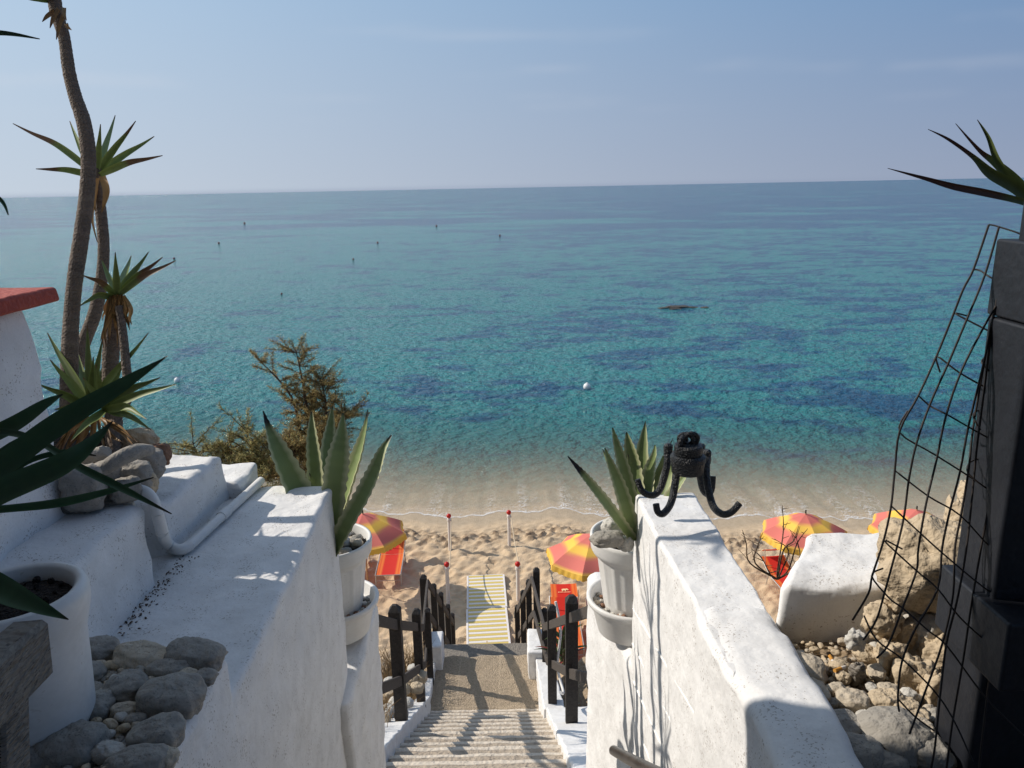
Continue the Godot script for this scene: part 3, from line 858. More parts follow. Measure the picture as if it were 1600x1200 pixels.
# ---------------------------------------------------------------- pots, agaves, yuccas
func pot(at: Vector3, label: String, bas_label: String, many: bool) -> void:
	var t := thing("flower_pot", label, "pot", at, "agave pots on the lower walls")
	var mb := MB.new()
	lathe(mb, at, [Vector2(0.118, 0.0), Vector2(0.122, 0.004), Vector2(0.128, 0.05), Vector2(0.130, 0.055), Vector2(0.156, 0.255), Vector2(0.157, 0.26), Vector2(0.164, 0.275), Vector2(0.176, 0.282), Vector2(0.184, 0.30), Vector2(0.188, 0.345), Vector2(0.186, 0.358), Vector2(0.178, 0.360), Vector2(0.170, 0.354), Vector2(0.163, 0.31), Vector2(0.150, 0.27)], 96, Color.WHITE, 0.0035, 16, 0.051, 0.257)
	part("pot_body", mb.mesh(), M.plastic_white, t)
	mb = MB.new()
	lathe(mb, at, [Vector2(0.155, 0.28), Vector2(0.164, 0.315), Vector2(0.08, 0.325), Vector2(0.02, 0.33)], 24)
	part("soil", mb.mesh(), M.soil, t)
	var sz := 0.032 if not many else 0.021
	for k in (34 if not many else 95):
		var a := rng.randf() * TAU
		var r := sqrt(rng.randf()) * 0.145
		var s := rng.randf_range(0.55, 1.25) * sz
		stone(t, "pebble", at + Vector3(cos(a) * r, 0.325 + rng.randf() * 0.022, sin(a) * r), Vector3(s * 1.25, s * 0.72, s * 0.95), [M.grey_stone, M.pale_stone, M.grey_stone, M.tan_stone][rng.randi() % 4], rng.randf() * TAU, 0.0, true)
	if not many:
		stone(t, "flat_stone", pz(949, 842, 2.98), Vector3(0.068, 0.03, 0.05), M.grey_stone, 0.2)
		stone(t, "stone", pz(958, 822, 3.15), Vector3(0.05, 0.04, 0.04), M.pale_stone, 0.6)
		stone(t, "stone", pz(978, 850, 3.0), Vector3(0.03, 0.03, 0.03), M.pale_stone, 0.6)
	var bb := at + Vector3(0, -0.10, 0)
	var b := thing("basin", bas_label, "basin", bb, "round basins under the agave pots")
	mb = MB.new()
	lathe(mb, bb, [Vector2(0.13, 0.0), Vector2(0.15, 0.003), Vector2(0.178, 0.12), Vector2(0.200, 0.142), Vector2(0.202, 0.160), Vector2(0.192, 0.166), Vector2(0.180, 0.160), Vector2(0.172, 0.12), Vector2(0.14, 0.10)], 64)
	part("basin_body", mb.mesh(), M.plastic_white, b)
	for k in 70:
		var a := rng.randf() * TAU
		var r := rng.randf_range(0.128, 0.166)
		var s := rng.randf_range(0.007, 0.014)
		stone(b, "pebble", bb + Vector3(cos(a) * r, 0.122 + rng.randf() * 0.012, sin(a) * r), Vector3(s * 1.2, s * 0.8, s), [M.pale_stone, M.grey_stone, M.rust_stone, M.tan_stone][rng.randi() % 4], rng.randf() * TAU, 0.0, true)
func agave(at: Vector3, label: String, leaves: Array, extra: int) -> void:
	var t := thing("agave_plant", label, "agave", at, "agaves in white pots")
	var base := Color(0.175, 0.225, 0.085)
	var edge := Color(0.46, 0.46, 0.27)
	var tip := Color(0.018, 0.012, 0.012)
	for q in leaves:
		var mb := MB.new()
		var pts := []
		for k in range(q.size() - 2, -1, -1):              # listed from tip to base; the first entry holds [tip share, turn]
			pts.append(q[k + 1])
		leaf_px(mb, pts, 0.42, 0.30, base * rng.randf_range(0.85, 1.2), edge, tip, q[0][0], 0.085, q[0][1])
		part("leaf", mb.mesh(), M.plant, t)
	for k in extra:                                          # leaves behind the others
		var a := TAU * k / extra + 0.4
		var d := Vector3(cos(a), 0, sin(a))
		var mb := MB.new()
		var h := rng.randf_range(0.32, 0.5)
		leaf(mb, [at + d * 0.015, at + d * 0.05 + Vector3(0, 0.12, 0), at + d * 0.10 + Vector3(0, h * 0.7, 0), at + d * 0.15 + Vector3(0, h, 0)], [0.022, 0.04, 0.03, 0.001], -d + Vector3.UP * 0.3, 0.4, 0.3, base * 0.9, edge, tip, 0.92, 0.05)
		part("leaf", mb.mesh(), M.plant, t)
func build_pots() -> void:
	pot(w(-0.835, 7.425, 3.18), "white flower pot filled with small grey pebbles, its agave beside the shaded parapet", "white round basin of pebbles under the pot beside the brown fence", true)
	pot(w(0.512, 7.485, 3.05), "white ribbed flower pot with rounded stones, standing behind the black anchor", "white round basin with pale pebbles under the ribbed pot", false)
	agave(ph(513, 855, 7.76), "agave with broad grey-green leaves and black tips beside the shaded parapet", [
		[[0.80, 0.5], [411, 642, 3.10, 1], [419, 668, 3.10, 6], [434, 705, 3.08, 16], [462, 765, 3.08, 22], [492, 820, 3.1, 18], [508, 858, 3.14, 13]],
		[[0.95, -0.2], [487, 643, 3.3, 1], [488, 680, 3.27, 8], [492, 725, 3.24, 12], [497, 790, 3.2, 14], [511, 855, 3.18, 12]],
		[[0.97, 0.2], [519, 636, 3.36, 1], [516, 665, 3.34, 7], [512, 705, 3.3, 12], [512, 780, 3.24, 14], [513, 855, 3.18, 12]],
		[[0.96, 0.1], [536, 645, 3.12, 1], [533, 680, 3.1, 10], [527, 720, 3.08, 18], [521, 770, 3.08, 18], [517, 855, 3.14, 14]],
		[[0.86, -0.9], [575, 640, 3.2, 1], [571, 668, 3.2, 5], [561, 708, 3.2, 12], [542, 765, 3.2, 17], [527, 815, 3.2, 16], [518, 858, 3.2, 12]],
		[[0.90, -0.5], [612, 680, 3.12, 1], [598, 704, 3.1, 7], [585, 738, 3.08, 12], [565, 780, 3.06, 14], [540, 825, 3.08, 15], [522, 862, 3.12, 12]],
	], 5)
	agave(ph(992, 842, 7.82), "agave with narrow upright leaves behind the black anchor", [
		[[0.74, 0.6], [887, 713, 2.86, 1], [905, 735, 2.87, 5], [922, 756, 2.88, 8], [946, 787, 2.92, 10], [972, 822, 2.98, 10], [990, 845, 3.02, 8]],
		[[0.97, 0.2], [945, 700, 3.0, 1], [954, 725, 3.0, 6], [966, 755, 3.0, 10], [980, 800, 3.0, 12], [990, 845, 3.03, 10]],
		[[0.97, 0.1], [957, 668, 3.05, 1], [964, 696, 3.05, 6], [974, 732, 3.05, 10], [984, 780, 3.05, 12], [992, 845, 3.05, 10]],
		[[0.96, -0.2], [979, 675, 3.1, 1], [984, 700, 3.1, 9], [991, 735, 3.1, 13], [996, 785, 3.08, 13], [994, 845, 3.06, 10]],
		[[0.97, -0.4], [1024, 695, 3.1, 1], [1022, 712, 3.1, 5], [1015, 740, 3.1, 11], [1008, 785, 3.08, 13], [998, 845, 3.06, 10]],
		[[0.84, -0.6], [1077, 737, 3.0, 1], [1066, 750, 3.0, 6], [1048, 775, 3.0, 9], [1018, 815, 3.02, 10], [1000, 848, 3.05, 8]],
		[[0.95, -0.4], [1052, 722, 3.15, 1], [1044, 745, 3.15, 9], [1030, 785, 3.12, 11], [1000, 845, 3.08, 9]],
	], 4)
	# tall planter in the shade with its yucca
	var at := ph(40, 1090, 8.275)
	at = w(-0.955, 8.275, 1.315)
	var t := thing("tall_planter", "tall smooth white planter with dark soil, on the shaded pebbles", "planter", at)
	var mb := MB.new()
	lathe(mb, at, [Vector2(0.085, 0.0), Vector2(0.095, 0.005), Vector2(0.105, 0.03), Vector2(0.110, 0.12), Vector2(0.113, 0.20), Vector2(0.122, 0.235), Vector2(0.128, 0.26), Vector2(0.129, 0.285), Vector2(0.124, 0.300), Vector2(0.114, 0.304), Vector2(0.105, 0.297), Vector2(0.101, 0.27), Vector2(0.099, 0.24)], 80)
	part("pot_body", mb.mesh(), M.plastic_white, t)
	mb = MB.new()
	lathe(mb, at, [Vector2(0.099, 0.25), Vector2(0.101, 0.272), Vector2(0.06, 0.280), Vector2(0.02, 0.284)], 32)
	part("soil", mb.mesh(), M.soil, t)
	for k in 50:
		var a := rng.randf() * TAU
		var r := sqrt(rng.randf()) * 0.09
		stone(t, "clod", at + Vector3(cos(a) * r, 0.281, sin(a) * r), Vector3.ONE * rng.randf_range(0.003, 0.008), M.soil, 0.0, 0.0, true)
	t = thing("foreground_yucca", "dark yucca with long drooping leaves growing from the tall white planter", "yucca", at + Vector3(-0.06, 0.28, 0))
	mb = MB.new()
	tube(mb, cat([at + Vector3(-0.055, 0.26, 0), at + Vector3(-0.06, 0.34, -0.01), at + Vector3(-0.12, 0.42, 0.0), at + Vector3(-0.17, 0.50, 0.02)], 4), [0.024, 0.022, 0.022, 0.02], 12, Color(0.15, 0.12, 0.09))
	part("trunk", mb.mesh(), M.bark, t)
	var g := Color(0.050, 0.105, 0.046)
	var brown := Color(0.05, 0.032, 0.02)
	for q in [
		[[-180, 800, 1.2, 14], [-60, 765, 1.18, 18], [0, 728, 1.16, 21], [90, 662, 1.15, 20], [184, 605, 1.16, 13], [258, 559, 1.18, 1]],
		[[-170, 770, 1.28, 14], [-60, 705, 1.27, 16], [20, 665, 1.26, 15], [70, 632, 1.27, 9], [98, 616, 1.28, 1]],
		[[-180, 840, 1.1, 12], [-60, 805, 1.09, 20], [0, 770, 1.08, 24], [90, 730, 1.08, 21], [140, 695, 1.1, 12], [176, 658, 1.12, 1]],
		[[-180, 820, 1.2, 8], [-60, 800, 1.2, 8], [8, 795, 1.2, 7], [90, 786, 1.22, 8], [160, 770, 1.25, 6], [240, 746, 1.28, 1]],
		[[-180, 740, 1.25, 7], [-60, 690, 1.24, 8], [0, 675, 1.24, 7], [60, 690, 1.22, 6], [120, 728, 1.2, 7], [184, 760, 1.2, 7], [268, 803, 1.2, 1]],
		[[-180, 800, 1.25, 6], [-60, 772, 1.24, 6], [0, 747, 1.23, 6], [50, 718, 1.23, 5], [105, 706, 1.24, 5], [150, 712, 1.25, 1]],
		[[-180, 760, 1.3, 8], [-60, 745, 1.3, 8], [30, 690, 1.3, 7], [60, 795, 1.3, 6], [110, 650, 1.32, 1]].slice(0, 3) + [[90, 680, 1.3, 4], [120, 660, 1.32, 1]],
		[[-120, 860, 1.0, 10], [-40, 895, 0.99, 18], [10, 925, 0.98, 22], [60, 948, 0.97, 13], [107, 968, 0.97, 1]],
		[[-200, 90, 1.3, 9], [-80, 55, 1.3, 7], [0, 52, 1.3, 5], [62, 61, 1.3, 1]],
		[[-120, 250, 1.3, 9], [-40, 290, 1.3, 6], [0, 312, 1.3, 4], [13, 336, 1.3, 1]]]:
		mb = MB.new()
		for e in q:
			e[3] *= 0.86
		leaf_px(mb, q, 0.35, 0.14, g * rng.randf_range(0.8, 1.25), g * 1.3, brown, 0.93, 0.0, rng.randf_range(-0.5, 0.3))
		part("leaf", mb.mesh(), M.plant, t)
func trunk(mb: MB, pts: Array, ring: float) -> void:
	var P := []
	var R := []
	for q in pts:
		P.append(pz(q[0], q[1], q[2]))
		R.append(q[3] / 1200.0 * q[2])
	P = cat(P, 16)
	R = cat(R, 16)
	var cc := []
	for i in R.size():
		var n := noise.get_noise_1d(i * 17.0)
		R[i] *= 1.0 + ring * (0.6 if i % 2 == 0 else -0.6) * (0.6 + n) + 0.05 * noise.get_noise_1d(i * 4.0)
		cc.append(Color(0.20, 0.16, 0.13) * (1.0 + 0.35 * n))
	tube(mb, P, R, 14, cc)
func yucca_leaves(t: Node3D, base: Array, tips: Array, width: float, green: Color, tip: Color) -> void:
	for q in tips:
		var bx: float = base[0]
		var by: float = base[1]
		var sag: float = q[3] if q.size() > 3 else 6.0
		var k: float = q[4] if q.size() > 4 else 0.9
		var d: float = base[2] + q[2]
		var mx := lerpf(bx, q[0], 0.5)
		var my := lerpf(by, q[1], 0.5) - sag
		var mb := MB.new()
		leaf_px(mb, [[bx, by, base[2], width * 0.55], [lerpf(bx, mx, 0.5), lerpf(by, my, 0.55), lerpf(base[2], d, 0.25), width * 0.95], [mx, my, lerpf(base[2], d, 0.5), width * 0.8], [lerpf(mx, q[0], 0.55), lerpf(my, q[1], 0.52), lerpf(base[2], d, 0.78), width * 0.42], [q[0], q[1], d, 0.6]], 0.4, 0.14, green * rng.randf_range(0.75, 1.3), green * 1.4, tip, k, 0.0, rng.randf_range(-0.5, 0.5))
		part("leaf", mb.mesh(), M.plant, t)
func build_yuccas() -> void:
	var green := Color(0.13, 0.17, 0.045)
	var brown := Color(0.16, 0.085, 0.04)
	var straw := Color(0.42, 0.24, 0.09)
	var t := thing("yucca_tree", "tallest yucca with one bare curving grey trunk", "yucca", pz(108, 650, 2.72), "yuccas in the rock planter")
	var mb := MB.new()
	trunk(mb, [[80, -40, 2.75, 10], [88, 18, 2.75, 10], [100, 58, 2.75, 9], [108, 112, 2.75, 9.5], [118, 152, 2.75, 10], [131, 192, 2.75, 11], [138, 242, 2.75, 11], [136, 300, 2.75, 11], [127, 370, 2.74, 11.5], [118, 430, 2.73, 11.5], [112, 490, 2.72, 11.5], [109, 550, 2.70, 12.5], [108, 640, 2.68, 14], [108, 740, 2.6, 16]], 0.05)
	part("trunk", mb.mesh(), M.bark, t)
	yucca_leaves(t, [82, 2, 2.75], [[20, -120, 0.2], [60, -160, 0.0], [110, -150, 0.1], [150, -90, -0.2], [-40, -80, 0.1], [0, -30, -0.2, -8], [96, -170, 0.2], [75, -60, 0.3], [160, -60, 0.2, -4], [40, -40, -0.3]], 5.5, green, brown)
	for q in [[78, 24, 66, 34], [84, 22, 78, 44], [92, 20, 104, 32], [95, 45, 112, 47], [92, 30, 88, 62]]:
		mb = MB.new()
		leaf_px(mb, [[q[0] + 8, q[1] - 8, 2.73, 3], [(q[0] + q[2]) * 0.5 + 2, (q[1] + q[3]) * 0.5 - 4, 2.71, 3], [q[2], q[3], 2.70, 0.5]], 0.3, 0.2, straw * 0.6, straw * 0.5, brown, 0.7)
		part("dead_leaf", mb.mesh(), M.plant, t)
	t = thing("yucca_tree", "slender yucca with a spiky crown and one hanging orange dead leaf", "yucca", pz(120, 640, 2.85), "yuccas in the rock planter")
	mb = MB.new()
	trunk(mb, [[151, 262, 2.9, 7], [153, 300, 2.9, 8], [158, 335, 2.9, 8.5], [162, 385, 2.9, 8.5], [159, 435, 2.9, 9], [148, 490, 2.88, 10], [126, 550, 2.86, 10], [115, 610, 2.82, 12], [112, 740, 2.7, 13]], 0.05)
	part("trunk", mb.mesh(), M.bark, t)
	yucca_leaves(t, [150, 276, 2.9], [[20, 193, 0.0, 10, 0.5], [56, 264, -0.1, 4, 0.6], [109, 189, 0.1, -4], [157, 194, -0.1, 0], [212, 189, 0.0, 4, 0.72], [241, 213, 0.15, 4], [254, 243, -0.1, 6, 0.45], [180, 180, 0.3, 4], [135, 200, 0.3, 0]], 5.8, green * 1.3, brown)
	for q in [[160, 282, 166, 300, 159, 332, 5], [150, 284, 146, 306, 149, 330, 4], [148, 300, 144, 340, 152, 378, 2]]:
		mb = MB.new()
		leaf_px(mb, [[q[0], q[1] - 6, 2.88, 5], [q[2], q[3], 2.86, q[6]], [q[4], q[5], 2.86, 0.6]], 0.4, 0.2, straw * 1.1, straw, straw * 0.6, 0.8)
		part("dead_leaf", mb.mesh(), M.plant, t)
	t = thing("yucca_tree", "stout yucca with a beard of dry brown leaves under its crown", "yucca", pz(178, 700, 2.62), "yuccas in the rock planter")
	mb = MB.new()
	trunk(mb, [[182, 470, 2.66, 9], [178, 500, 2.66, 12], [173, 560, 2.65, 12.5], [174, 610, 2.64, 12.5], [178, 660, 2.62, 13], [180, 760, 2.5, 14]], 0.06)
	part("trunk", mb.mesh(), M.bark, t)
	yucca_leaves(t, [183, 464, 2.64], [[180, 394, -0.1, 0], [158, 404, 0.1, -2], [232, 394, 0.1, 2], [254, 402, 0.0, 4, 0.5], [275, 407, -0.1, 6, 0.35], [129, 430, -0.1, 8, 0.3], [124, 478, -0.1, 10], [205, 400, 0.3, 2], [150, 440, 0.3, 4]], 5.8, green * 1.15, brown)
	for k in 22:
		var x0 := 183.0 + rng.randf_range(-12, 10)
		var x1 := x0 + rng.randf_range(-18, 12)
		var y1 := rng.randf_range(500, 548)
		mb = MB.new()
		leaf_px(mb, [[x0, 462, 2.63, 3], [x0 + rng.randf_range(-10, 12), 482, 2.60, 3.4], [x1, lerpf(482, y1, 0.6), 2.61, 2.2], [x1 + rng.randf_range(-6, 6), y1, 2.62, 0.5]], 0.4, 0.2, straw * rng.randf_range(0.5, 1.1), straw, brown, 0.8, 0.0, rng.randf_range(-1, 1))
		part("dead_leaf", mb.mesh(), M.plant, t)
	t = thing("yucca_tree", "thin bent yucca stem crossing the stout trunk", "yucca", pz(182, 700, 2.6), "yuccas in the rock planter")
	mb = MB.new()
	trunk(mb, [[186, 478, 2.6, 6], [192, 520, 2.6, 6.5], [197, 570, 2.59, 7], [200, 605, 2.58, 7.5], [195, 632, 2.57, 8], [182, 652, 2.58, 9], [176, 720, 2.5, 10]], 0.05)
	part("trunk", mb.mesh(), M.bark, t)
	t = thing("yucca_clump", "low clump of young green yuccas between the trunks", "yucca", pz(145, 680, 2.5), "yuccas in the rock planter")
	yucca_leaves(t, [140, 640, 2.6], [[74, 520, 0.1, 4], [78, 562, 0.0, 4], [136, 508, 0.1, 0], [160, 530, 0.0, 0], [146, 558, -0.1, 0], [232, 520, 0.0, 4], [262, 556, -0.1, 6], [60, 600, -0.1, 4], [118, 540, 0.2, 0], [100, 560, 0.2, 2], [175, 545, 0.15, 2], [85, 640, -0.2, 6]], 7, green * 1.0, brown)
	yucca_leaves(t, [165, 640, 2.5], [[276, 600, -0.1, 4, 0.97], [229, 655, -0.15, 12], [236, 672, -0.1, 6], [215, 590, 0.1, 6], [150, 570, -0.1, 0], [190, 575, 0.0, 4], [250, 590, 0.0, 8], [110, 690, -0.2, 4], [130, 590, -0.1, 0]], 7, green * 0.9, brown)
	for k in 26:
		var a := rng.randf_range(0, TAU)
		var q := [150.0 + 16 * cos(a), 660.0 + 8 * sin(a)]
		mb = MB.new()
		leaf_px(mb, [[q[0], q[1], 2.5, 2.6], [q[0] + 26 * cos(a), q[1] + 14 + 6 * sin(a), 2.46, 3], [q[0] + 48 * cos(a), q[1] + rng.randf_range(24, 62), 2.42, 0.5]], 0.4, 0.2, straw * rng.randf_range(0.4, 0.9), straw * 0.7, brown, 0.8, 0.0, rng.randf_range(-1, 1))
		part("dead_leaf", mb.mesh(), M.plant, t)
	# yucca behind the black gate post
	t = thing("spiky_yucca", "yucca with half-dry brown-tipped leaves rising behind the black gate", "yucca", pz(1640, 420, 1.9))
	mb = MB.new()
	trunk(mb, [[1625, 300, 1.9, 14], [1640, 420, 1.9, 16], [1650, 700, 1.9, 18], [1650, 1000, 1.95, 20]], 0.05)
	part("trunk", mb.mesh(), M.bark, t)
	for q in [[[[1640, 345, 1.86, 8], [1592, 300, 1.85, 9], [1560, 255, 1.84, 7], [1544, 215, 1.84, 4], [1527, 187, 1.84, 0.6]], 0.93, green * 0.7], [[[1640, 350, 1.84, 9], [1595, 300, 1.82, 13], [1548, 272, 1.81, 11], [1520, 245, 1.8, 5], [1482, 218, 1.8, 3], [1450, 202, 1.8, 0.6]], 0.6, green * 0.8], [[[1640, 345, 1.9, 9], [1590, 288, 1.9, 12], [1555, 255, 1.9, 8], [1530, 235, 1.9, 4], [1493, 193, 1.9, 0.6]], 0.62, green], [[[1640, 330, 1.82, 7], [1592, 314, 1.8, 7], [1540, 302, 1.79, 8], [1490, 292, 1.78, 7], [1445, 279, 1.78, 4], [1387, 263, 1.78, 0.6]], 0.28, green * 0.8], [[[1640, 340, 1.95, 8], [1660, 250, 1.95, 9], [1680, 160, 1.95, 0.6]], 0.9, green]]:
		mb = MB.new()
		for e in q[0]:
			e[3] *= 0.72
		leaf_px(mb, q[0], 0.4, 0.14, q[2], q[2] * 1.3, Color(0.11, 0.05, 0.03), q[1], 0.0, 0.2)
		part("leaf", mb.mesh(), M.plant, t)

# ---------------------------------------------------------------- ironwork, gate, pipe
func build_anchor() -> void:
	var c := pz(1073, 762, 2.72)
	var t := thing("grapnel_anchor", "black iron grapnel anchor with upturned arms on the sunlit parapet", "anchor", c)
	c = pf(1075, 719, 2.46)
	var mb := MB.new()
	lathe(mb, c, [Vector2(0.046, -0.046), Vector2(0.054, -0.042), Vector2(0.056, -0.006), Vector2(0.060, -0.002), Vector2(0.060, 0.014), Vector2(0.050, 0.022)], 28)
	part("crown", mb.mesh(), M.iron, t)
	mb = MB.new()
	lathe(mb, c, [Vector2(0.040, 0.020), Vector2(0.047, 0.024), Vector2(0.048, 0.050), Vector2(0.045, 0.056), Vector2(0.02, 0.060)], 28)
	part("collar", mb.mesh(), M.iron, t)
	for q in [[Vector3(0.006, 0.074, 0), 0.2, 0.026], [Vector3(-0.020, 0.068, 0.004), 0.9, 0.022], [Vector3(-0.008, 0.072, -0.006), -0.4, 0.024]]:
		mb = MB.new()
		var pts := []
		for k in 17:
			var a := TAU * k / 16.0
			pts.append(c + q[0] + Vector3(cos(a) * q[2], sin(a) * q[2] * 0.8, 0).rotated(Vector3.UP, q[1]))
		tube(mb, pts, [0.0085], 8)
		part("ring", mb.mesh(), M.iron, t)
	var floor_y := 8.148
	for q in [
		[2.72, [[1044, 706], [1041, 733], [1032, 763], [1020, 774], [1004, 768], [996, 749]]],
		[2.55, [[1057, 714], [1056, 747], [1049, 784], [1037, 802], [1028, 800], [1025, 787]]],
		[2.53, [[1104, 712], [1104, 747], [1113, 788], [1128, 803], [1143, 800], [1156, 786]]],
		[2.74, [[1094, 718], [1094, 742], [1098, 764], [1106, 772], [1112, 764], [1114, 744]]]]:
		var pts := []
		for k in q[1].size():
			var p := pz(q[1][k][0], q[1][k][1], lerpf((c - EYE).length() - 0.02 if q[0] < 2.6 else (c - EYE).length() + 0.05, q[0], minf(1.0, k / 3.0)))
			p.y = maxf(p.y, floor_y)
			pts.append(p)
		mb = MB.new()
		var P := cat(pts, 6)
		var R := []
		for k in P.size():
			R.append(0.0135 * (1.0 - 0.2 * k / P.size()) * (1.0 + 0.05 * noise.get_noise_1d(k * 30.0 + q[0] * 100.0)))
		tube(mb, P, R, 12)
		part("arm", mb.mesh(), M.iron, t)
		var p0: Vector3 = pts[0]
		part("lug", box_mesh(Vector3(0.030, 0.056, 0.026), 0.007), M.iron, t, Transform3D(Basis(Vector3.UP, atan2(p0.x - c.x, p0.z - c.z)), Vector3(p0.x, c.y - 0.012, p0.z)))
func wire(t: Node3D, pts: Array, d0: float, d1: float, r := 0.0019) -> void:
	var P := []
	for k in pts.size():
		P.append(pz(pts[k][0], pts[k][1], lerpf(d0, d1, float(k) / (pts.size() - 1)) + 0.006 * sin(k * 2.1)))
	part("wire", tube_mesh(cat(P, 4), r, 6), M.wire, t)
func build_gate() -> void:
	var t := thing("wire_mesh", "torn panel of dark wire mesh curling away from the black gate", "mesh panel", pz(1440, 1100, 1.45))
	for q in [
		[[1545, 351], [1521, 421], [1505, 452], [1487, 498], [1463, 557], [1435, 618], [1406, 673], [1398, 737], [1392, 793], [1380, 847], [1363, 899], [1357, 927], [1332, 969]],
		[[1561, 354], [1539, 429], [1511, 498], [1482, 567], [1453, 632], [1432, 693], [1420, 750], [1410, 820], [1383, 923], [1369, 969], [1349, 1000]],
		[[1556, 478], [1535, 515], [1502, 580], [1478, 650], [1463, 720], [1447, 787], [1435, 857], [1432, 892], [1411, 948], [1388, 1007], [1370, 1028]],
		[[1558, 466], [1543, 540], [1530, 597], [1513, 667], [1500, 737], [1483, 803], [1472, 857], [1465, 920], [1430, 983], [1409, 1035], [1403, 1088], [1405, 1112]],
		[[1562, 390], [1552, 480], [1545, 527], [1533, 593], [1520, 673], [1513, 737], [1502, 803], [1492, 857], [1489, 930], [1472, 1007], [1447, 1077], [1421, 1147]],
		[[1564, 400], [1555, 470], [1538, 607], [1527, 693], [1522, 743], [1510, 857], [1495, 940], [1479, 1004], [1470, 1077], [1461, 1165], [1455, 1200]],
		[[1592, 420], [1581, 560], [1563, 690], [1543, 800], [1520, 930], [1505, 1030], [1488, 1130], [1478, 1210]],
		[[1602, 640], [1590, 760], [1572, 880], [1548, 1040], [1530, 1200]]]:
		wire(t, q, 1.36, 1.44)
	for q in [
		[[1545, 351], [1556, 353], [1585, 362], [1600, 368]], [[1521, 421], [1532, 423], [1545, 432], [1562, 440]],
		[[1513, 494], [1493, 490], [1535, 512], [1566, 528]], [[1469, 582], [1464, 557], [1500, 583], [1550, 610], [1600, 630]],
		[[1435, 618], [1453, 634], [1480, 648], [1540, 682], [1600, 712]], [[1418, 642], [1406, 676], [1460, 710], [1520, 748], [1560, 776], [1600, 800]],
		[[1420, 752], [1398, 735], [1450, 775], [1500, 805], [1550, 858], [1600, 898]], [[1408, 805], [1392, 790], [1440, 835], [1485, 875], [1540, 920], [1600, 962]],
		[[1410, 858], [1382, 845], [1430, 890], [1465, 920], [1500, 965], [1550, 1010], [1600, 1050]], [[1380, 888], [1362, 900], [1390, 935], [1410, 950], [1450, 985], [1480, 1010], [1540, 1090], [1600, 1150]],
		[[1350, 962], [1370, 1000], [1410, 1030], [1460, 1080], [1490, 1125], [1520, 1190]], [[1403, 1092], [1430, 1120], [1460, 1142]],
		[[1552, 556], [1540, 558], [1534, 566], [1545, 580]], [[1545, 640], [1526, 642], [1521, 652], [1532, 672]], [[1536, 715], [1516, 722], [1512, 738], [1530, 755]]]:
		wire(t, q, 1.42, 1.38, 0.0016)
	t = thing("black_gate", "black painted wooden gate post and boards in shadow, holding the wire mesh", "gate", w(0.95, 7.7, 1.3))
	part("post", block(0.857, 0.99, 7.0, 9.06, 1.24, 1.36, 0.006, 0.2, 0.002), M.black_paint, t)
	part("cap_board", block(0.860, 1.06, 9.062, 9.195, 1.25, 1.372, 0.005, 0.2, 0.002), M.black_paint, t)
	part("upper_post", block(0.884, 1.0, 9.19, 9.36, 1.27, 1.35, 0.005, 0.2, 0.002), M.black_paint, t)
	part("ledge_beam", block(0.838, 1.5, 8.43, 8.565, 1.16, 1.375, 0.006, 0.2, 0.002), M.black_paint, t)
	for k in 4:
		part("board", block(0.992 + 0.125 * k, 1.112 + 0.125 * k, 7.0, 9.1, 1.30, 1.335, 0.004, 0.3, 0.002), M.black_paint, t)
	part("cross_rail", block(0.995, 1.5, 8.80, 8.9, 1.255, 1.298, 0.004, 0.3, 0.002), M.black_paint, t)
	part("cross_rail", block(0.995, 1.5, 8.12, 8.24, 1.255, 1.298, 0.004, 0.3, 0.002), M.black_paint, t)
	part("low_rail", block(0.72, 1.0, 8.12, 8.17, 1.17, 1.21, 0.004, 0.3, 0.002), M.black_paint, t)
	# weathered railing end at the near corner
	t = thing("timber_railing", "weathered grey timber railing end in front of the tall planter", "railing", pz(5, 1200, 0.95))
	part("post", plank(pz(0, 1320, 0.93), pz(-4, 1085, 0.95), 0.05, 0.05, 0.004, Vector3(0, 0, 1)), M.old_wood, t)
	part("rail", plank(pz(-140, 1190, 0.72), pz(52, 1012, 0.96), 0.075, 0.045, 0.006), M.old_wood, t)
	t = thing("handrail", "dark steel tube handrail along the board-marked parapet", "handrail", w(0.4, 7.2, 2.2))
	part("tube", tube_mesh([w(0.41, 8.6, 0.6), w(0.40, 7.55, 2.0), w(0.40, 6.985, 2.76)], 0.021, 16), M.steel, t)
	for f in [1.0, 2.3]:
		var y := lerpf(8.6, 6.985, (f - 0.6) / 2.16)
		part("bracket", tube_mesh([w(0.40, y - 0.01, f), w(0.40, y - 0.07, f), w(0.475, y - 0.09, f)], 0.007, 8), M.steel, t)
	t = thing("drain_pipe", "white plastic drain pipe bending down along the shaded parapet", "pipe", w(-1.0, 8.17, 2.4))
	var r := 0.0165
	part("elbow", tube_mesh(cat([pz(205, 762, 2.30), pz(228, 769, 2.28), pz(240, 783, 2.27), pz(246, 805, 2.27)], 6), r, 14), M.plastic_white, t)
	part("pipe_run", tube_mesh([pz(246, 803, 2.27), pz(254, 832, 2.29)], r * 1.05, 14), M.plastic_white, t)
	var e := [pz(253, 830, 2.29), ph(262, 850, 8.19), ph(280, 859, 8.172), ph(298, 852, 8.172)]
	part("elbow", tube_mesh(cat(e, 6), r * 1.12, 14), M.plastic_white, t)
	part("pipe_run", tube_mesh([ph(296, 853, 8.172), ph(408, 751, 8.172)], r, 14), M.plastic_white, t)
	part("coupling", tube_mesh([ph(345, 808, 8.172), ph(355, 799, 8.172)], r * 1.2, 14), M.plastic_white, t)
	# the added roof over the upper steps has no timber beams

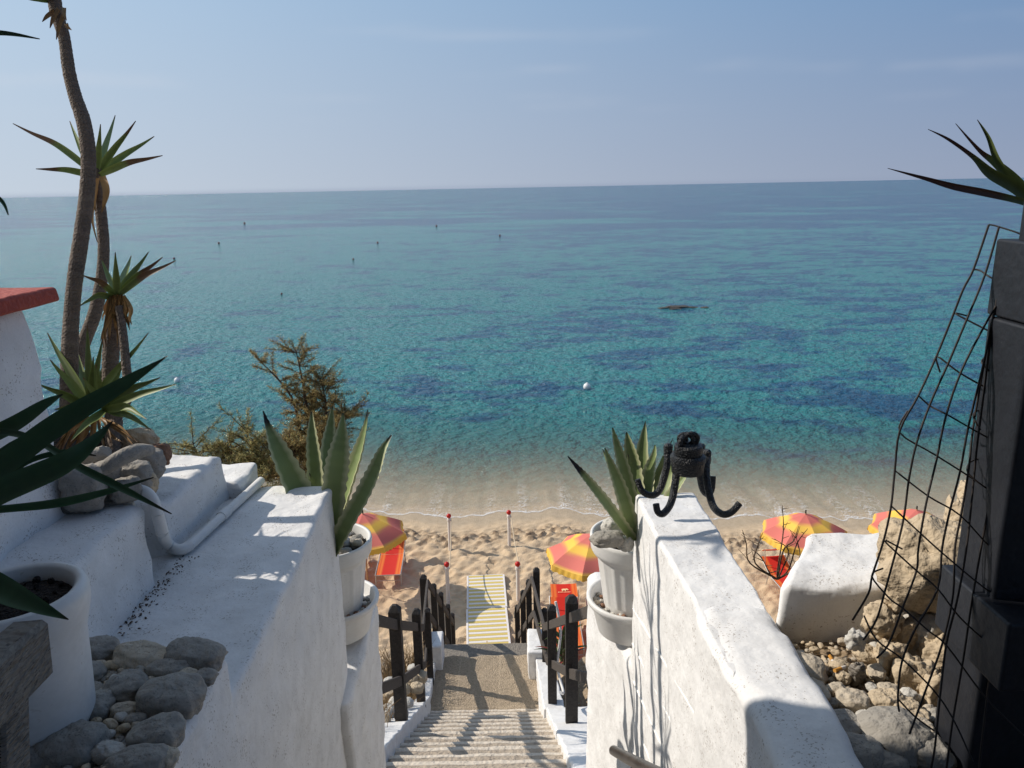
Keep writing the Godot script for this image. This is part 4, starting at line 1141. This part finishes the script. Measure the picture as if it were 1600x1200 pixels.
# ---------------------------------------------------------------- fences, beach furniture
func fence_post(t: Node3D, at: Vector3, top: float, wd: float) -> void:
	var h := top - at.y
	var mb := MB.new()
	var rings := []
	for q in [[0.0, 1.0], [h - wd * 0.5, 1.0], [h, 0.35]]:
		var s: float = wd * 0.5 * q[1]
		rings.append([at + Vector3(-s, q[0], -s), at + Vector3(s, q[0], -s), at + Vector3(s, q[0], s), at + Vector3(-s, q[0], s)])
	for r in 2:
		for k in 4:
			var k2 := (k + 1) % 4
			var pts := [rings[r][k], rings[r][k2], rings[r + 1][k2], rings[r + 1][k]]
			mb.poly(pts, (pts[0] + pts[1]) * 0.5 - Vector3(at.x, pts[0].y, at.z))
	mb.poly(rings[2], Vector3.UP)
	part("post", mb.mesh(), M.dark_wood, t)
func fence(label: String, top: Array, low: Array, posts: Array) -> void:
	var t := thing("wooden_fence", label, "fence", pf(posts[1][0], 1060, posts[1][2]))
	for q in posts:                                          # [px, py of the top, metres ahead, height of the foot, width]
		var head := pf(q[0], q[1], q[2])
		fence_post(t, Vector3(head.x, q[3], head.z), head.y, q[4])
	for line in [top, low]:
		for k in range(line.size() - 1):
			part("rail", plank(line[k], line[k + 1], 0.105, 0.035, 0.004), M.rail_wood, t)
func build_fences() -> void:
	fence("dark wooden post fence on the dry grass bank beside the lower steps",
		[pf(584, 968, 6.2), pf(618, 976, 7.3), pf(661, 981, 9.7), pf(668, 910, 11.5), pf(709, 974, 13.9)],
		[pf(590, 1078, 6.2), pf(630, 1062, 7.5), pf(664, 1038, 9.7), pf(671, 962, 11.5), pf(709, 1018, 13.9)],
		[[616, 945, 7.4, 3.2, 0.125], [650, 951, 9.1, 2.2, 0.11], [661, 898, 11.55, 1.4, 0.11], [667, 950, 10.2, 1.7, 0.09], [677, 912, 12.1, 0.7, 0.10], [688, 925, 12.7, 0.2, 0.10], [699, 944, 13.4, -0.2, 0.10], [706, 958, 13.9, -0.3, 0.10]])
	fence("dark wooden post fence standing on the wide white kerb of the lower steps",
		[pf(928, 953, 6.0), pf(890, 966, 7.3), pf(850, 980, 9.5), pf(831, 905, 11.5), pf(804, 962, 13.9)],
		[pf(928, 1062, 6.0), pf(890, 1052, 7.3), pf(855, 1033, 9.5), pf(834, 958, 11.5), pf(806, 1000, 13.9)],
		[[893, 930, 7.3, 3.25, 0.13], [862, 945, 8.9, 2.4, 0.115], [838, 887, 11.55, 2.0, 0.11], [851, 950, 10.2, 2.2, 0.09], [826, 905, 12.1, 0.7, 0.10], [817, 922, 12.8, 0.2, 0.10], [808, 945, 13.5, -0.2, 0.10]])
func umbrella(at: Vector3, top: float, r: float, turn: float, label: String) -> void:
	var t := thing("beach_umbrella", label, "umbrella", at, "striped beach umbrellas")
	part("pole", tube_mesh([at + Vector3(0, -0.25, 0), w(at.x, top, -at.z)], 0.019, 10), M.pole_wood, t)
	part("finial", tube_mesh([w(at.x, top, -at.z), w(at.x, top + 0.07, -at.z)], 0.016, 8), M.dark_wood, t)
	var pink := Color(0.64, 0.175, 0.14)
	var yellow := Color(0.84, 0.52, 0.09)
	for s in 8:
		var mb := MB.new()
		var val := MB.new()
		var nr := 14
		var na := 6
		var ids := []
		for i in nr + 1:
			var q := float(i) / nr
			var row := []
			for k in na + 1:
				var b := float(k) / na
				var a0 := turn + TAU * s / 8.0
				var a1 := turn + TAU * (s + 1) / 8.0
				var p0 := Vector3(cos(a0), 0, sin(a0))
				var p1 := Vector3(cos(a1), 0, sin(a1))
				var rib := 1.0 - 0.10 * sin(b * PI) * q
				var p := p0.lerp(p1, b) * r * q * (1.0 - 0.04 * sin(b * PI) * q)
				var y := top - 0.02 - r * (0.30 * q + 0.16 * q * q) * (2.0 - rib)
				var wob := 0.012 * sin(b * 5.0)
				var yk := smoothstep(0.30, 0.42, q + wob) * (1.0 - smoothstep(0.56, 0.68, q + wob)) + smoothstep(0.93, 0.99, q)
				row.append(mb.add(w(at.x, y, -at.z) + p, pink.lerp(yellow, clampf(yk, 0, 1))))
			ids.append(row)
		for i in nr:
			for k in na:
				mb.quad(ids[i][k], ids[i][k + 1], ids[i + 1][k + 1], ids[i + 1][k])
		var pnl := part("canopy_panel", mb.mesh(), M.fabric, t)
		for k in na * 3 + 1:                                 # scalloped flap along the edge
			var b := float(k) / (na * 3)
			var i0: int = ids[nr][mini(int(b * na), na - 1)]
			var i1: int = ids[nr][mini(int(b * na) + 1, na)]
			var fr := clampf(b * na - int(b * na), 0, 1) if b < 1.0 else 1.0
			var p := mb.v[i0].lerp(mb.v[i1], fr)
			var outw := (p - w(at.x, p.y, -at.z)).normalized()
			var drop := 0.12 + 0.012 * sin(b * 40.0 + s)
			val.add(p + outw * 0.002, yellow)
			val.add(p + outw * (0.02 + 0.012 * sin(b * 31.0 + s * 2.0)) + Vector3(0, -drop, 0), yellow * 0.95)
			if k > 0:
				var q := val.v.size() - 4
				val.quad(q, q + 1, q + 3, q + 2)
		part("valance", val.mesh(), M.fabric, pnl)
	for s in 8:
		var a := turn + TAU * s / 8.0
		var d := Vector3(cos(a), 0, sin(a))
		part("rib", tube_mesh([w(at.x, top - 0.04, -at.z), w(at.x, top - 0.05 - r * 0.19, -at.z) + d * r * 0.5, w(at.x, top - 0.04 - r * 0.46, -at.z) + d * r * 0.98], 0.005, 5), M.tube_grey, t)
func lounger(at: Vector3, turn: float, label: String, logo: bool) -> void:
	# head end away from the steps; local +x across, -z towards the sea
	var xf := Transform3D(Basis(Vector3.UP, turn), at)
	var t := thing("sun_lounger", label, "lounger", at, "red sun loungers on the sand")
	var red := Color(0.62, 0.035, 0.02)
	var orange := Color(0.78, 0.20, 0.045)
	var sheet := func(pts: Array, n: int) -> ArrayMesh:       # pts: centre line [z, y], striped across
		var mb := MB.new()
		var rows := []
		for i in pts.size():
			var row := []
			for k in n + 1:
				var b := float(k) / n
				var e := absf(b - 0.5) * 2.0
				var col := red.lerp(orange, smoothstep(0.55, 0.62, e) - 0.6 * smoothstep(0.74, 0.78, e) * (1.0 - smoothstep(0.86, 0.9, e)))
				row.append(mb.add(xf * Vector3((b - 0.5) * 0.56, pts[i][1] - 0.012 * (1.0 - e * e), pts[i][0]), col))
			rows.append(row)
		for i in range(pts.size() - 1):
			for k in n:
				mb.quad(rows[i][k], rows[i][k + 1], rows[i + 1][k + 1], rows[i + 1][k])
		return mb.mesh()
	part("bed_fabric", sheet.call([[0.62, 0.33], [0.2, 0.345], [-0.2, 0.34], [-0.42, 0.35]], 24), M.fabric, t)
	part("backrest_fabric", sheet.call([[-0.42, 0.355], [-0.7, 0.45], [-0.98, 0.56]], 24), M.fabric, t)
	var hood := part("sunshade", sheet.call([[-0.72, 0.86], [-0.86, 0.80], [-1.02, 0.68]] if not logo else [[-0.55, 0.80], [-0.78, 0.84], [-1.0, 0.86]], 24), M.fabric, t)
	if logo:
		# the pale printed animal mark with its line of letters
		var q := xf * Transform3D(Basis(Vector3.RIGHT, 0.12), Vector3(0, 0.842, -0.78))
		var mb := MB.new()
		for e in [[0.0, 0.0, 0.055, 0.03], [0.055, -0.012, 0.028, 0.022], [-0.035, 0.035, 0.012, 0.022], [0.03, 0.035, 0.012, 0.022], [0.082, 0.01, 0.012, 0.02]]:
			var pts := []
			for k in 14:
				var a := TAU * k / 14.0
				pts.append(q * Vector3(e[0] + cos(a) * e[2], 0.001 * e[3], e[1] + sin(a) * e[3]))
			mb.poly(pts, Vector3.UP)
		for k in 9:
			var x0 := -0.13 + 0.03 * k
			var z0 := 0.075
			mb.poly([q * Vector3(x0, 0, z0), q * Vector3(x0 + 0.018, 0, z0), q * Vector3(x0 + 0.018, 0, z0 + 0.024), q * Vector3(x0, 0, z0 + 0.024)], Vector3.UP)
		part("print", mb.mesh(), M.print, hood)
	for sx in [-1.0, 1.0]:
		var X: float = sx * 0.30
		part("side_rail", tube_mesh([xf * Vector3(X, 0.34, 0.65), xf * Vector3(X, 0.35, -0.42), xf * Vector3(X, 0.57, -1.0)], 0.012, 8), M.tube_grey, t)
		part("leg", tube_mesh([xf * Vector3(X, 0.34, 0.55), xf * Vector3(X, -0.06, 0.60)], 0.012, 8), M.tube_grey, t)
		part("leg", tube_mesh([xf * Vector3(X, 0.35, -0.5), xf * Vector3(X, -0.06, -0.62)], 0.012, 8), M.tube_grey, t)
		part("shade_arm", tube_mesh([xf * Vector3(X, 0.46, -0.7), xf * Vector3(X, 0.84, -0.76)], 0.009, 8), M.tube_grey, t)
	part("crossbar", tube_mesh([xf * Vector3(-0.30, 0.34, 0.65), xf * Vector3(0.30, 0.34, 0.65)], 0.012, 8), M.tube_grey, t)
	part("crossbar", tube_mesh([xf * Vector3(-0.30, 0.16, 0.575), xf * Vector3(0.30, 0.16, 0.575)], 0.009, 8), M.tube_grey, t)
func build_beach_things() -> void:
	umbrella(w(-3.45, 0.1, 16.2), 2.2, 0.98, 0.15, "pink and yellow beach umbrella partly hidden by the pot of small pebbles")
	umbrella(w(1.62, 0.1, 14.9), 2.2, 0.98, 0.3, "pink and yellow beach umbrella beside the ribbed agave pot")
	umbrella(w(6.39, 0.1, 15.6), 2.25, 0.95, 0.0, "pink and yellow beach umbrella seen over the white block past dry twigs")
	umbrella(w(8.88, 0.1, 15.7), 2.25, 0.95, 0.2, "pink and yellow beach umbrella seen through the wire mesh")
	lounger(w(-3.06, 0.13, 17.15), 0.05, "red and orange sun lounger with dark sunshade beside the agave pot of small pebbles", false)
	lounger(w(-3.95, 0.13, 17.15), 0.05, "red sun lounger almost hidden behind the pot of small pebbles", false)
	lounger(w(1.02, 0.13, 14.0), 0.0, "red sun lounger with a pale animal print behind the fence on the kerb", true)
	lounger(w(1.80, 0.13, 13.9), 0.0, "red sun lounger in the shade of the umbrella beside the ribbed pot", false)
	lounger(w(6.22, 0.13, 15.7), 0.1, "red sun lounger glimpsed between parapet and white block", false)
	# striped walkway
	var slat_m := box_mesh(Vector3(0.82, 0.022, 0.078), 0.003)
	var rail_m := box_mesh(Vector3(0.045, 0.05, 1.49), 0.004)
	for q in [[-0.625, 14.65, 0.06, "striped yellow and white wooden walkway panel at the foot of the steps"], [-0.695, 16.17, 0.05, "striped yellow and white wooden walkway panel with an umbrella shadow, farther from the steps"]]:
		var at := w(q[0], 0.155, q[1])
		var t := thing("walkway_panel", q[3], "walkway", at, "wooden walkway panels on the sand")
		var xf := Transform3D(Basis(Vector3.UP, q[2]), at)
		for k in 18:
			part("slat", slat_m, M.yellow_paint if k % 2 == 0 else M.white_paint, t, xf * Transform3D(Basis(Vector3.UP, rng.randf_range(-0.004, 0.004)), Vector3(0, 0.028 + rng.randf_range(0, 0.002), -0.705 + 0.083 * k)))
		for s in [-1.0, 1.0]:
			part("edge_board", rail_m, M.white_paint, t, xf * Transform3D(Basis(), Vector3(s * 0.434, 0.022, 0)))
		for s in [-1.0, 1.0]:
			part("end_board", box_mesh(Vector3(0.82, 0.03, 0.03), 0.003), M.white_paint, t, xf * Transform3D(Basis(), Vector3(0, 0.024, s * 0.762)))
	# rope posts
	var tops := []
	for q in [[-1.71, 18.45, "white post with red knob and rope, farther from the steps, beside the wet clods"], [-0.155, 18.6, "white post with red knob and rope, casting a long shadow towards the umbrella"], [-1.56, 15.8, "white post with red knob beside the umbrella shadow near the walkway"], [0.04, 15.75, "white post with red knob beside the walkway and the kerb fence"]]:
		var at := w(q[0], 0.1, q[1])
		var t := thing("rope_post", q[2], "post", at, "white rope posts on the sand")
		part("shaft", tube_mesh([at + Vector3(0, -0.3, 0), at + Vector3(0.004, 0.93, 0)], 0.042, 14), M.white_paint, t)
		part("neck", tube_mesh([at + Vector3(0.004, 0.85, 0), at + Vector3(0.004, 0.91, 0)], 0.055, 14), M.white_paint, t)
		part("knob", pebbles[0], M.red_ball, t, Transform3D(Basis().scaled(Vector3.ONE * 0.062), at + Vector3(0.004, 0.985, 0)))
		tops.append(at + Vector3(0.06, 0.87, 0))
	for q in [[0, 2, "slack rope strung beside the walkway past the umbrella shadow"], [1, 3, "slack rope strung to the post beside the kerb fence"]]:
		var a: Vector3 = tops[q[0]]
		var b: Vector3 = tops[q[1]]
		var o := part(numbered("rope"), tube_mesh(cat([a, a.lerp(b, 0.35) - Vector3(0, 0.13, 0), a.lerp(b, 0.7) - Vector3(0, 0.13, 0), b], 6), 0.011, 8), M.rope, self)
		tag(o, q[2], "rope", "ropes between the white posts")
func build_floating() -> void:
	for q in [[917, 607, 0.17, "round white buoy floating over dark seagrass in the turquoise shallows"], [277, 597, 0.15, "round white buoy floating beside the tips of the green yucca leaves"]]:
		var p := ph(q[0], q[1], 0.0)
		var t := thing("white_buoy", q[3], "buoy", p, "white buoys")
		part("float", pebbles[0], M.buoy_white, t, Transform3D(Basis().scaled(Vector3(q[2], q[2] * 1.05, q[2])), p + Vector3(0, q[2] * 0.5, 0)))
		part("neck", tube_mesh([p + Vector3(0, q[2] * 1.3, 0), p + Vector3(0, q[2] * 1.7, 0)], q[2] * 0.25, 10), M.buoy_white, t)
	for q in [[440, 460], [103, 460], [552, 406], [590, 380], [382, 350], [342, 381], [272, 405], [682, 354], [781, 369], [1120, 284], [735, 297], [365, 303]]:
		var p := ph(q[0], q[1], 0.0)
		var d := minf((p - EYE).length(), 700.0)
		var s := 0.0012 * d
		var t := thing("dark_buoy", "small dark red buoy bobbing far out on the open water", "buoy", p, "dark buoys marking the swimming area")
		part("float", pebbles[1], M.buoy_red, t, Transform3D(Basis().scaled(Vector3(s, s, s)), p + Vector3(0, s * 0.6, 0)))
		part("peg", tube_mesh([p + Vector3(0, s * 1.2, 0), p + Vector3(0, s * 2.0, 0)], s * 0.3, 6), M.buoy_red, t)
	var p := ph(1060, 480, 0.0)
	var t := thing("awash_reef", "low dark reef rock just breaking the surface out in the sea", "rock", p)
	for q in [[0.0, 0.0, 0.9, 0.11, 0.5], [-1.2, 0.3, 0.5, 0.07, 0.3], [1.1, 0.2, 0.4, 0.06, 0.3], [1.9, 0.5, 0.3, 0.05, 0.3], [-0.4, 0.8, 0.5, 0.05, 0.3]]:
		stone(t, "rock_top", p + Vector3(q[0], 0.0, q[1]), Vector3(q[2], q[3], q[4]), M.reef, 0.1)

# ---------------------------------------------------------------- shrubs and dry plants
func sprig(mb: MB, p: Vector3, dir: Vector3, len: float, col: Color) -> void:
	var s := dir.cross(Vector3(rng.randf_range(-1, 1), rng.randf_range(-1, 1), rng.randf_range(-1, 1))).normalized() * len * 0.045
	var q := p + dir * len
	var m := p + dir * len * 0.45
	var b := dir.cross(s).normalized() * len * 0.045
	var i := mb.add(p, col)
	mb.add(m + s, col)
	mb.add(m - s + b, col)
	mb.add(m - s - b, col)
	mb.add(q, col)
	for k in 3:
		var k2 := (k + 1) % 3
		mb.tri(i, i + 1 + k, i + 1 + k2)
		mb.tri(i + 4, i + 1 + k2, i + 1 + k)
func shrub(label: String, base: Vector3, limbs: Array, sprigs: int, col: Color, spread: float) -> void:
	var t := thing("tamarisk_shrub", label, "shrub", base, "feathery shrubs on the slope")
	var fo := MB.new()
	for L in limbs:
		var mb := MB.new()
		var pts := [base]
		for q in L[0]:
			pts.append(pz(q[0], q[1], q[2]))
		var P := cat(pts, 6)
		tube(mb, P, cat([L[1], L[1] * 0.7, L[1] * 0.4, L[1] * 0.15].slice(0, 4), maxi(1, P.size() / 3)), 6, Color(0.10, 0.07, 0.05))
		var n := P.size()
		for k in L[2]:
			var s := pow(rng.randf(), 0.7)
			var i := clampi(int(lerpf(n * 0.25, n - 1, s)), 1, n - 1)
			var dir := Vector3(rng.randf_range(-1, 1), rng.randf_range(-0.1, 1.1), rng.randf_range(-1, 1)).normalized()
			var l := rng.randf_range(0.10, 0.32) * spread
			var p0: Vector3 = P[i]
			var tw := [p0, p0 + dir * l * 0.6 + Vector3(0, 0.01, 0), p0 + dir * l + Vector3(0, -0.02, 0)]
			tube(mb, tw, [0.004, 0.003, 0.0015], 4, Color(0.12, 0.07, 0.04))
			for e in sprigs:
				var q := p0 + dir * l * rng.randf_range(0.2, 1.05)
				var d2 := (dir * 0.5 + Vector3(rng.randf_range(-1, 1), rng.randf_range(-0.7, 1), rng.randf_range(-1, 1))).normalized()
				var tint := rng.randf_range(0.55, 1.35)
				sprig(fo, q, d2, rng.randf_range(0.025, 0.06), Color(col.r * tint * rng.randf_range(0.9, 1.25), col.g * tint, col.b * tint))
		part("branch", mb.mesh(), M.bark, t)
	fo.orient(0)
	part("foliage", fo.mesh(), M.foliage, t)
func build_shrubs() -> void:
	shrub("feathery brown-green tamarisk shrub rising behind the agave beside the shaded parapet", pf(490, 830, 7.6), [
		[[[472, 700, 7.9], [455, 620, 7.9], [400, 558, 7.9]], 0.03, 26], [[[485, 690, 7.9], [475, 610, 7.9], [462, 545, 7.9]], 0.03, 44], [[[500, 700, 7.8], [510, 640, 7.8], [500, 590, 7.8]], 0.03, 60],
		[[[505, 720, 7.7], [525, 670, 7.7], [545, 650, 7.7]], 0.03, 60], [[[470, 740, 7.6], [452, 700, 7.6], [430, 715, 7.6]], 0.025, 50], [[[480, 720, 8.0], [490, 660, 8.0], [480, 620, 8.1]], 0.025, 60], [[[495, 760, 7.6], [500, 710, 7.6], [520, 690, 7.6]], 0.025, 60], [[[465, 770, 7.6], [435, 745, 7.5], [410, 735, 7.5]], 0.025, 50]], 95, Color(0.32, 0.26, 0.10), 1.0)
	shrub("low loose yellow-green shrub behind the lip of the white ledge", pf(385, 800, 6.6), [
		[[[380, 760, 6.6], [365, 720, 6.6], [352, 690, 6.6]], 0.02, 26], [[[390, 750, 6.6], [395, 710, 6.6], [385, 672, 6.6]], 0.02, 26], [[[350, 770, 6.6], [320, 730, 6.6], [300, 690, 6.6]], 0.02, 20], [[[400, 760, 6.5], [415, 725, 6.5], [425, 695, 6.5]], 0.02, 30], [[[370, 780, 6.5], [390, 745, 6.5], [410, 715, 6.5]], 0.02, 40], [[[360, 780, 6.6], [345, 745, 6.6], [335, 715, 6.6]], 0.02, 24]], 80, Color(0.30, 0.28, 0.11), 1.0)
	# dry twigs between parapet and block
	var base := pf(1215, 905, 3.4)
	var t := thing("dry_twigs", "bare dry twigs of a dead weed in front of the umbrella over the white block", "twigs", base)
	for q in [[[1172, 880], [1166, 850], [1160, 828]], [[1180, 880], [1185, 850], [1192, 832]], [[1215, 890], [1224, 830], [1222, 790]], [[1222, 890], [1232, 860], [1210, 842]], [[1232, 890], [1245, 850], [1262, 826]], [[1205, 900], [1190, 872], [1175, 858]], [[1240, 890], [1250, 868], [1243, 836]], [[1224, 860], [1240, 845], [1248, 822]]]:
		var mb := MB.new()
		var P := cat([base, pz(q[0][0], q[0][1], 3.45), pz(q[1][0], q[1][1], 3.45), pz(q[2][0], q[2][1], 3.45)], 5)
		tube(mb, P, cat([0.0045, 0.0035, 0.0028, 0.0012], 5), 5, Color(0.16, 0.10, 0.06))
		for k in 7:
			var i := rng.randi_range(5, P.size() - 2)
			var d := Vector3(rng.randf_range(-1, 1), rng.randf_range(0, 1), rng.randf_range(-1, 1)).normalized() * rng.randf_range(0.02, 0.06)
			tube(mb, [P[i], P[i] + d], [0.0018, 0.001], 4, Color(0.18, 0.12, 0.07))
		part("twig", mb.mesh(), M.bark, t)
	# dry grass and stones on the bank beside the lower steps
	var gb := MB.new()
	for k in 150:
		var f := rng.randf_range(6.2, 10.6)
		var x := -1.48 - absf(rng.randfn(0.0, 0.35))
		var p := w(x, stair_y(f) + 0.18, f)
		for e in 16:
			var d := Vector3(rng.randf_range(-0.6, 0.6), 1.0, rng.randf_range(-0.6, 0.6)).normalized()
			var l := rng.randf_range(0.12, 0.38)
			var o := Vector3(rng.randf_range(-0.1, 0.1), 0, rng.randf_range(-0.1, 0.1))
			var tone := rng.randf_range(0.5, 1.2)
			tube(gb, [p + o, p + o + d * l * 0.6, p + o + d * l + Vector3(d.x, -0.2, d.z) * l * 0.4], [0.004, 0.003, 0.001], 3, Color(0.26 * tone, 0.17 * tone, 0.08 * tone))
	var g := part(numbered("dry_grass"), gb.mesh(), M.foliage, self)
	g.set_meta("kind", "stuff")
	tag(g, "tangle of dry brown grass on the bank behind the fence", "dry grass")
	t = thing("rubble_heap", "small heap of broken pale stones at the foot of the bank beside the kerb", "rubble", pf(640, 1090, 7.2))
	for q in [[610, 1085, 12], [630, 1078, 14], [645, 1062, 13], [655, 1075, 11], [622, 1100, 13], [640, 1098, 10], [608, 1115, 14], [632, 1115, 9], [662, 1058, 12], [650, 1045, 10], [612, 1065, 9], [602, 1130, 12]]:
		var p := pf(q[0] - 4, q[1], lerpf(7.3, 9.3, (1130.0 - q[1]) / 90.0))
		var s: float = q[2] / 1200.0 * 8.8
		stone(t, "stone", p, Vector3(s * 1.2, s * 0.8, s), [M.pale_stone, M.yellow_stone][rng.randi() % 2], rng.randf() * TAU)
	t = thing("small_yucca", "small spiky green yucca with a red shoot behind the fence on the kerb", "yucca", pf(885, 1050, 9.6))
	for k in 22:
		var a := rng.randf() * TAU
		var d := Vector3(cos(a), rng.randf_range(0.3, 1.6), sin(a)).normalized()
		var b := pf(880, 1010 + rng.randf_range(-25, 30), 9.7)
		var mb := MB.new()
		leaf(mb, [b, b + d * 0.2, b + d * 0.36 - Vector3(0, 0.04, 0), b + d * 0.5 - Vector3(0, 0.12, 0)], [0.015, 0.024, 0.016, 0.002], Vector3.UP + d * 0.2, 0.4, 0.15, Color(0.07, 0.10, 0.025) if k % 7 else Color(0.25, 0.03, 0.04), Color(0.16, 0.18, 0.06), Color(0.1, 0.06, 0.03), 0.92)
		part("leaf", mb.mesh(), M.plant, t)
	var sp := MB.new()
	tube(sp, cat([pf(885, 1085, 9.7), pf(882, 1040, 9.7), pf(880, 985, 9.7)], 4), [0.03, 0.025, 0.02], 8, Color(0.12, 0.09, 0.06))
	part("stem", sp.mesh(), M.bark, t)
	var hose := part(numbered("garden_hose"), tube_mesh(cat([w(0.50, 3.5, 7.9), pf(880, 1080, 8.6), pf(871, 1040, 8.9), pf(876, 985, 9.0), pf(868, 940, 9.1)], 8), 0.018, 8), M.plastic_white, self)
	tag(hose, "white hose hanging behind the fence posts on the kerb", "hose")

# ---------------------------------------------------------------- sky
func sun_dir() -> Vector3:
	var az := deg_to_rad(73.0)
	var el := deg_to_rad(37.0)
	return Vector3(-sin(az) * cos(el), sin(el), -cos(az) * cos(el))
func make_sky() -> Sky:
	var W := 1024
	var H := 512
	var im := Image.create(W, H, false, Image.FORMAT_RGBF)
	var sun := sun_dir()
	var cir := FastNoiseLite.new()
	cir.seed = 9
	cir.frequency = 1.0
	cir.fractal_octaves = 5
	var hor := Color(0.218, 0.269, 0.404)
	var mid := Color(0.055, 0.18, 0.405)
	var top := Color(0.01, 0.07, 0.26)
	for j in H:
		var v := (j + 0.5) / H
		var el := (0.5 - v) * PI
		for i in W:
			var a := (i + 0.5) / W * TAU
			var d := Vector3(sin(a) * cos(el), sin(el), -cos(a) * cos(el))
			var e := rad_to_deg(maxf(el, 0.0))
			var c := hor.lerp(mid, clampf(e / 13.0, 0.0, 1.0)).lerp(top, 1.0 - exp(-maxf(e - 13.0, 0.0) / 28.0))
			var near := pow((1.0 + d.dot(sun)) * 0.5, 2.0)          # the air is paler towards the sun
			c += Color(0.52, 0.56, 0.50) * near
			if e > 2.0:
				var q := d / maxf(d.y, 0.03)
				var n := cir.get_noise_2d(q.x * 0.22 + 3.0, q.z * 0.5)
				var k := smoothstep(0.16, 0.55, n) * 0.16 * smoothstep(3.0, 9.0, e)
				c = c.lerp(Color(0.72, 0.73, 0.78), k)
			im.set_pixel(i, j, Color(c.r, c.g, c.b))
	var p := PanoramaSkyMaterial.new()
	p.panorama = ImageTexture.create_from_image(im)
	var s := Sky.new()
	s.sky_material = p
	return s

func _ready() -> void:
	rng.seed = 4242
	noise.seed = 12
	noise.frequency = 1.0
	noise.fractal_octaves = 3
	fine.seed = 31
	fine.frequency = 1.0
	fine.fractal_octaves = 3
	cells.seed = 8
	cells.frequency = 1.0
	cells.noise_type = FastNoiseLite.TYPE_CELLULAR
	cells.cellular_return_type = FastNoiseLite.RETURN_DISTANCE
	look = Basis.from_euler(Vector3(deg_to_rad(PITCH), 0, 0)) * Basis.from_euler(Vector3(0, 0, deg_to_rad(ROLL)))
	# camera, sky, sun, exposure
	var cam := Camera3D.new()
	cam.name = "camera"
	add_child(cam)
	cam.transform = Transform3D(look, EYE)
	cam.fov = 53.13
	cam.near = 0.05
	cam.far = 60000.0
	cam.current = true
	var env := Environment.new()
	env.background_mode = Environment.BG_SKY
	env.sky = make_sky()
	env.background_energy_multiplier = 1.0
	env.tonemap_mode = Environment.TONE_MAPPER_LINEAR
	env.tonemap_exposure = 1.0
	env.sdfgi_enabled = true
	env.ssao_enabled = true
	env.ssil_enabled = true
	var we := WorldEnvironment.new()
	we.name = "environment"
	we.environment = env
	add_child(we)
	var sun := DirectionalLight3D.new()
	sun.name = "sun"
	sun.light_energy = 1.44
	sun.light_color = Color(1.0, 0.965, 0.915)
	sun.light_angular_distance = 0.5
	sun.shadow_enabled = true
	add_child(sun)
	sun.look_at_from_position(Vector3.ZERO, -sun_dir(), Vector3.UP)
	make_materials()
	for k in 7:
		stones.append(stone_mesh(3, k + 1, 0.30, 0.2 + 0.08 * k))
		cobbles.append(stone_mesh(3, k + 51, 0.15, 0.12 + 0.04 * k))
	pebbles.append(stone_mesh(2, 0, 0.0, 0.0))
	for k in 6:
		pebbles.append(stone_mesh(1 if k > 2 else 2, k + 20, 0.18, 0.12))
	build_beach()
	build_sea()
	build_bank()
	build_stairs()
	build_walls()
	build_rocks()
	build_fences()
	build_beach_things()
	build_floating()
	build_pots()
	build_yuccas()
	build_anchor()
	build_gate()
	build_shrubs()
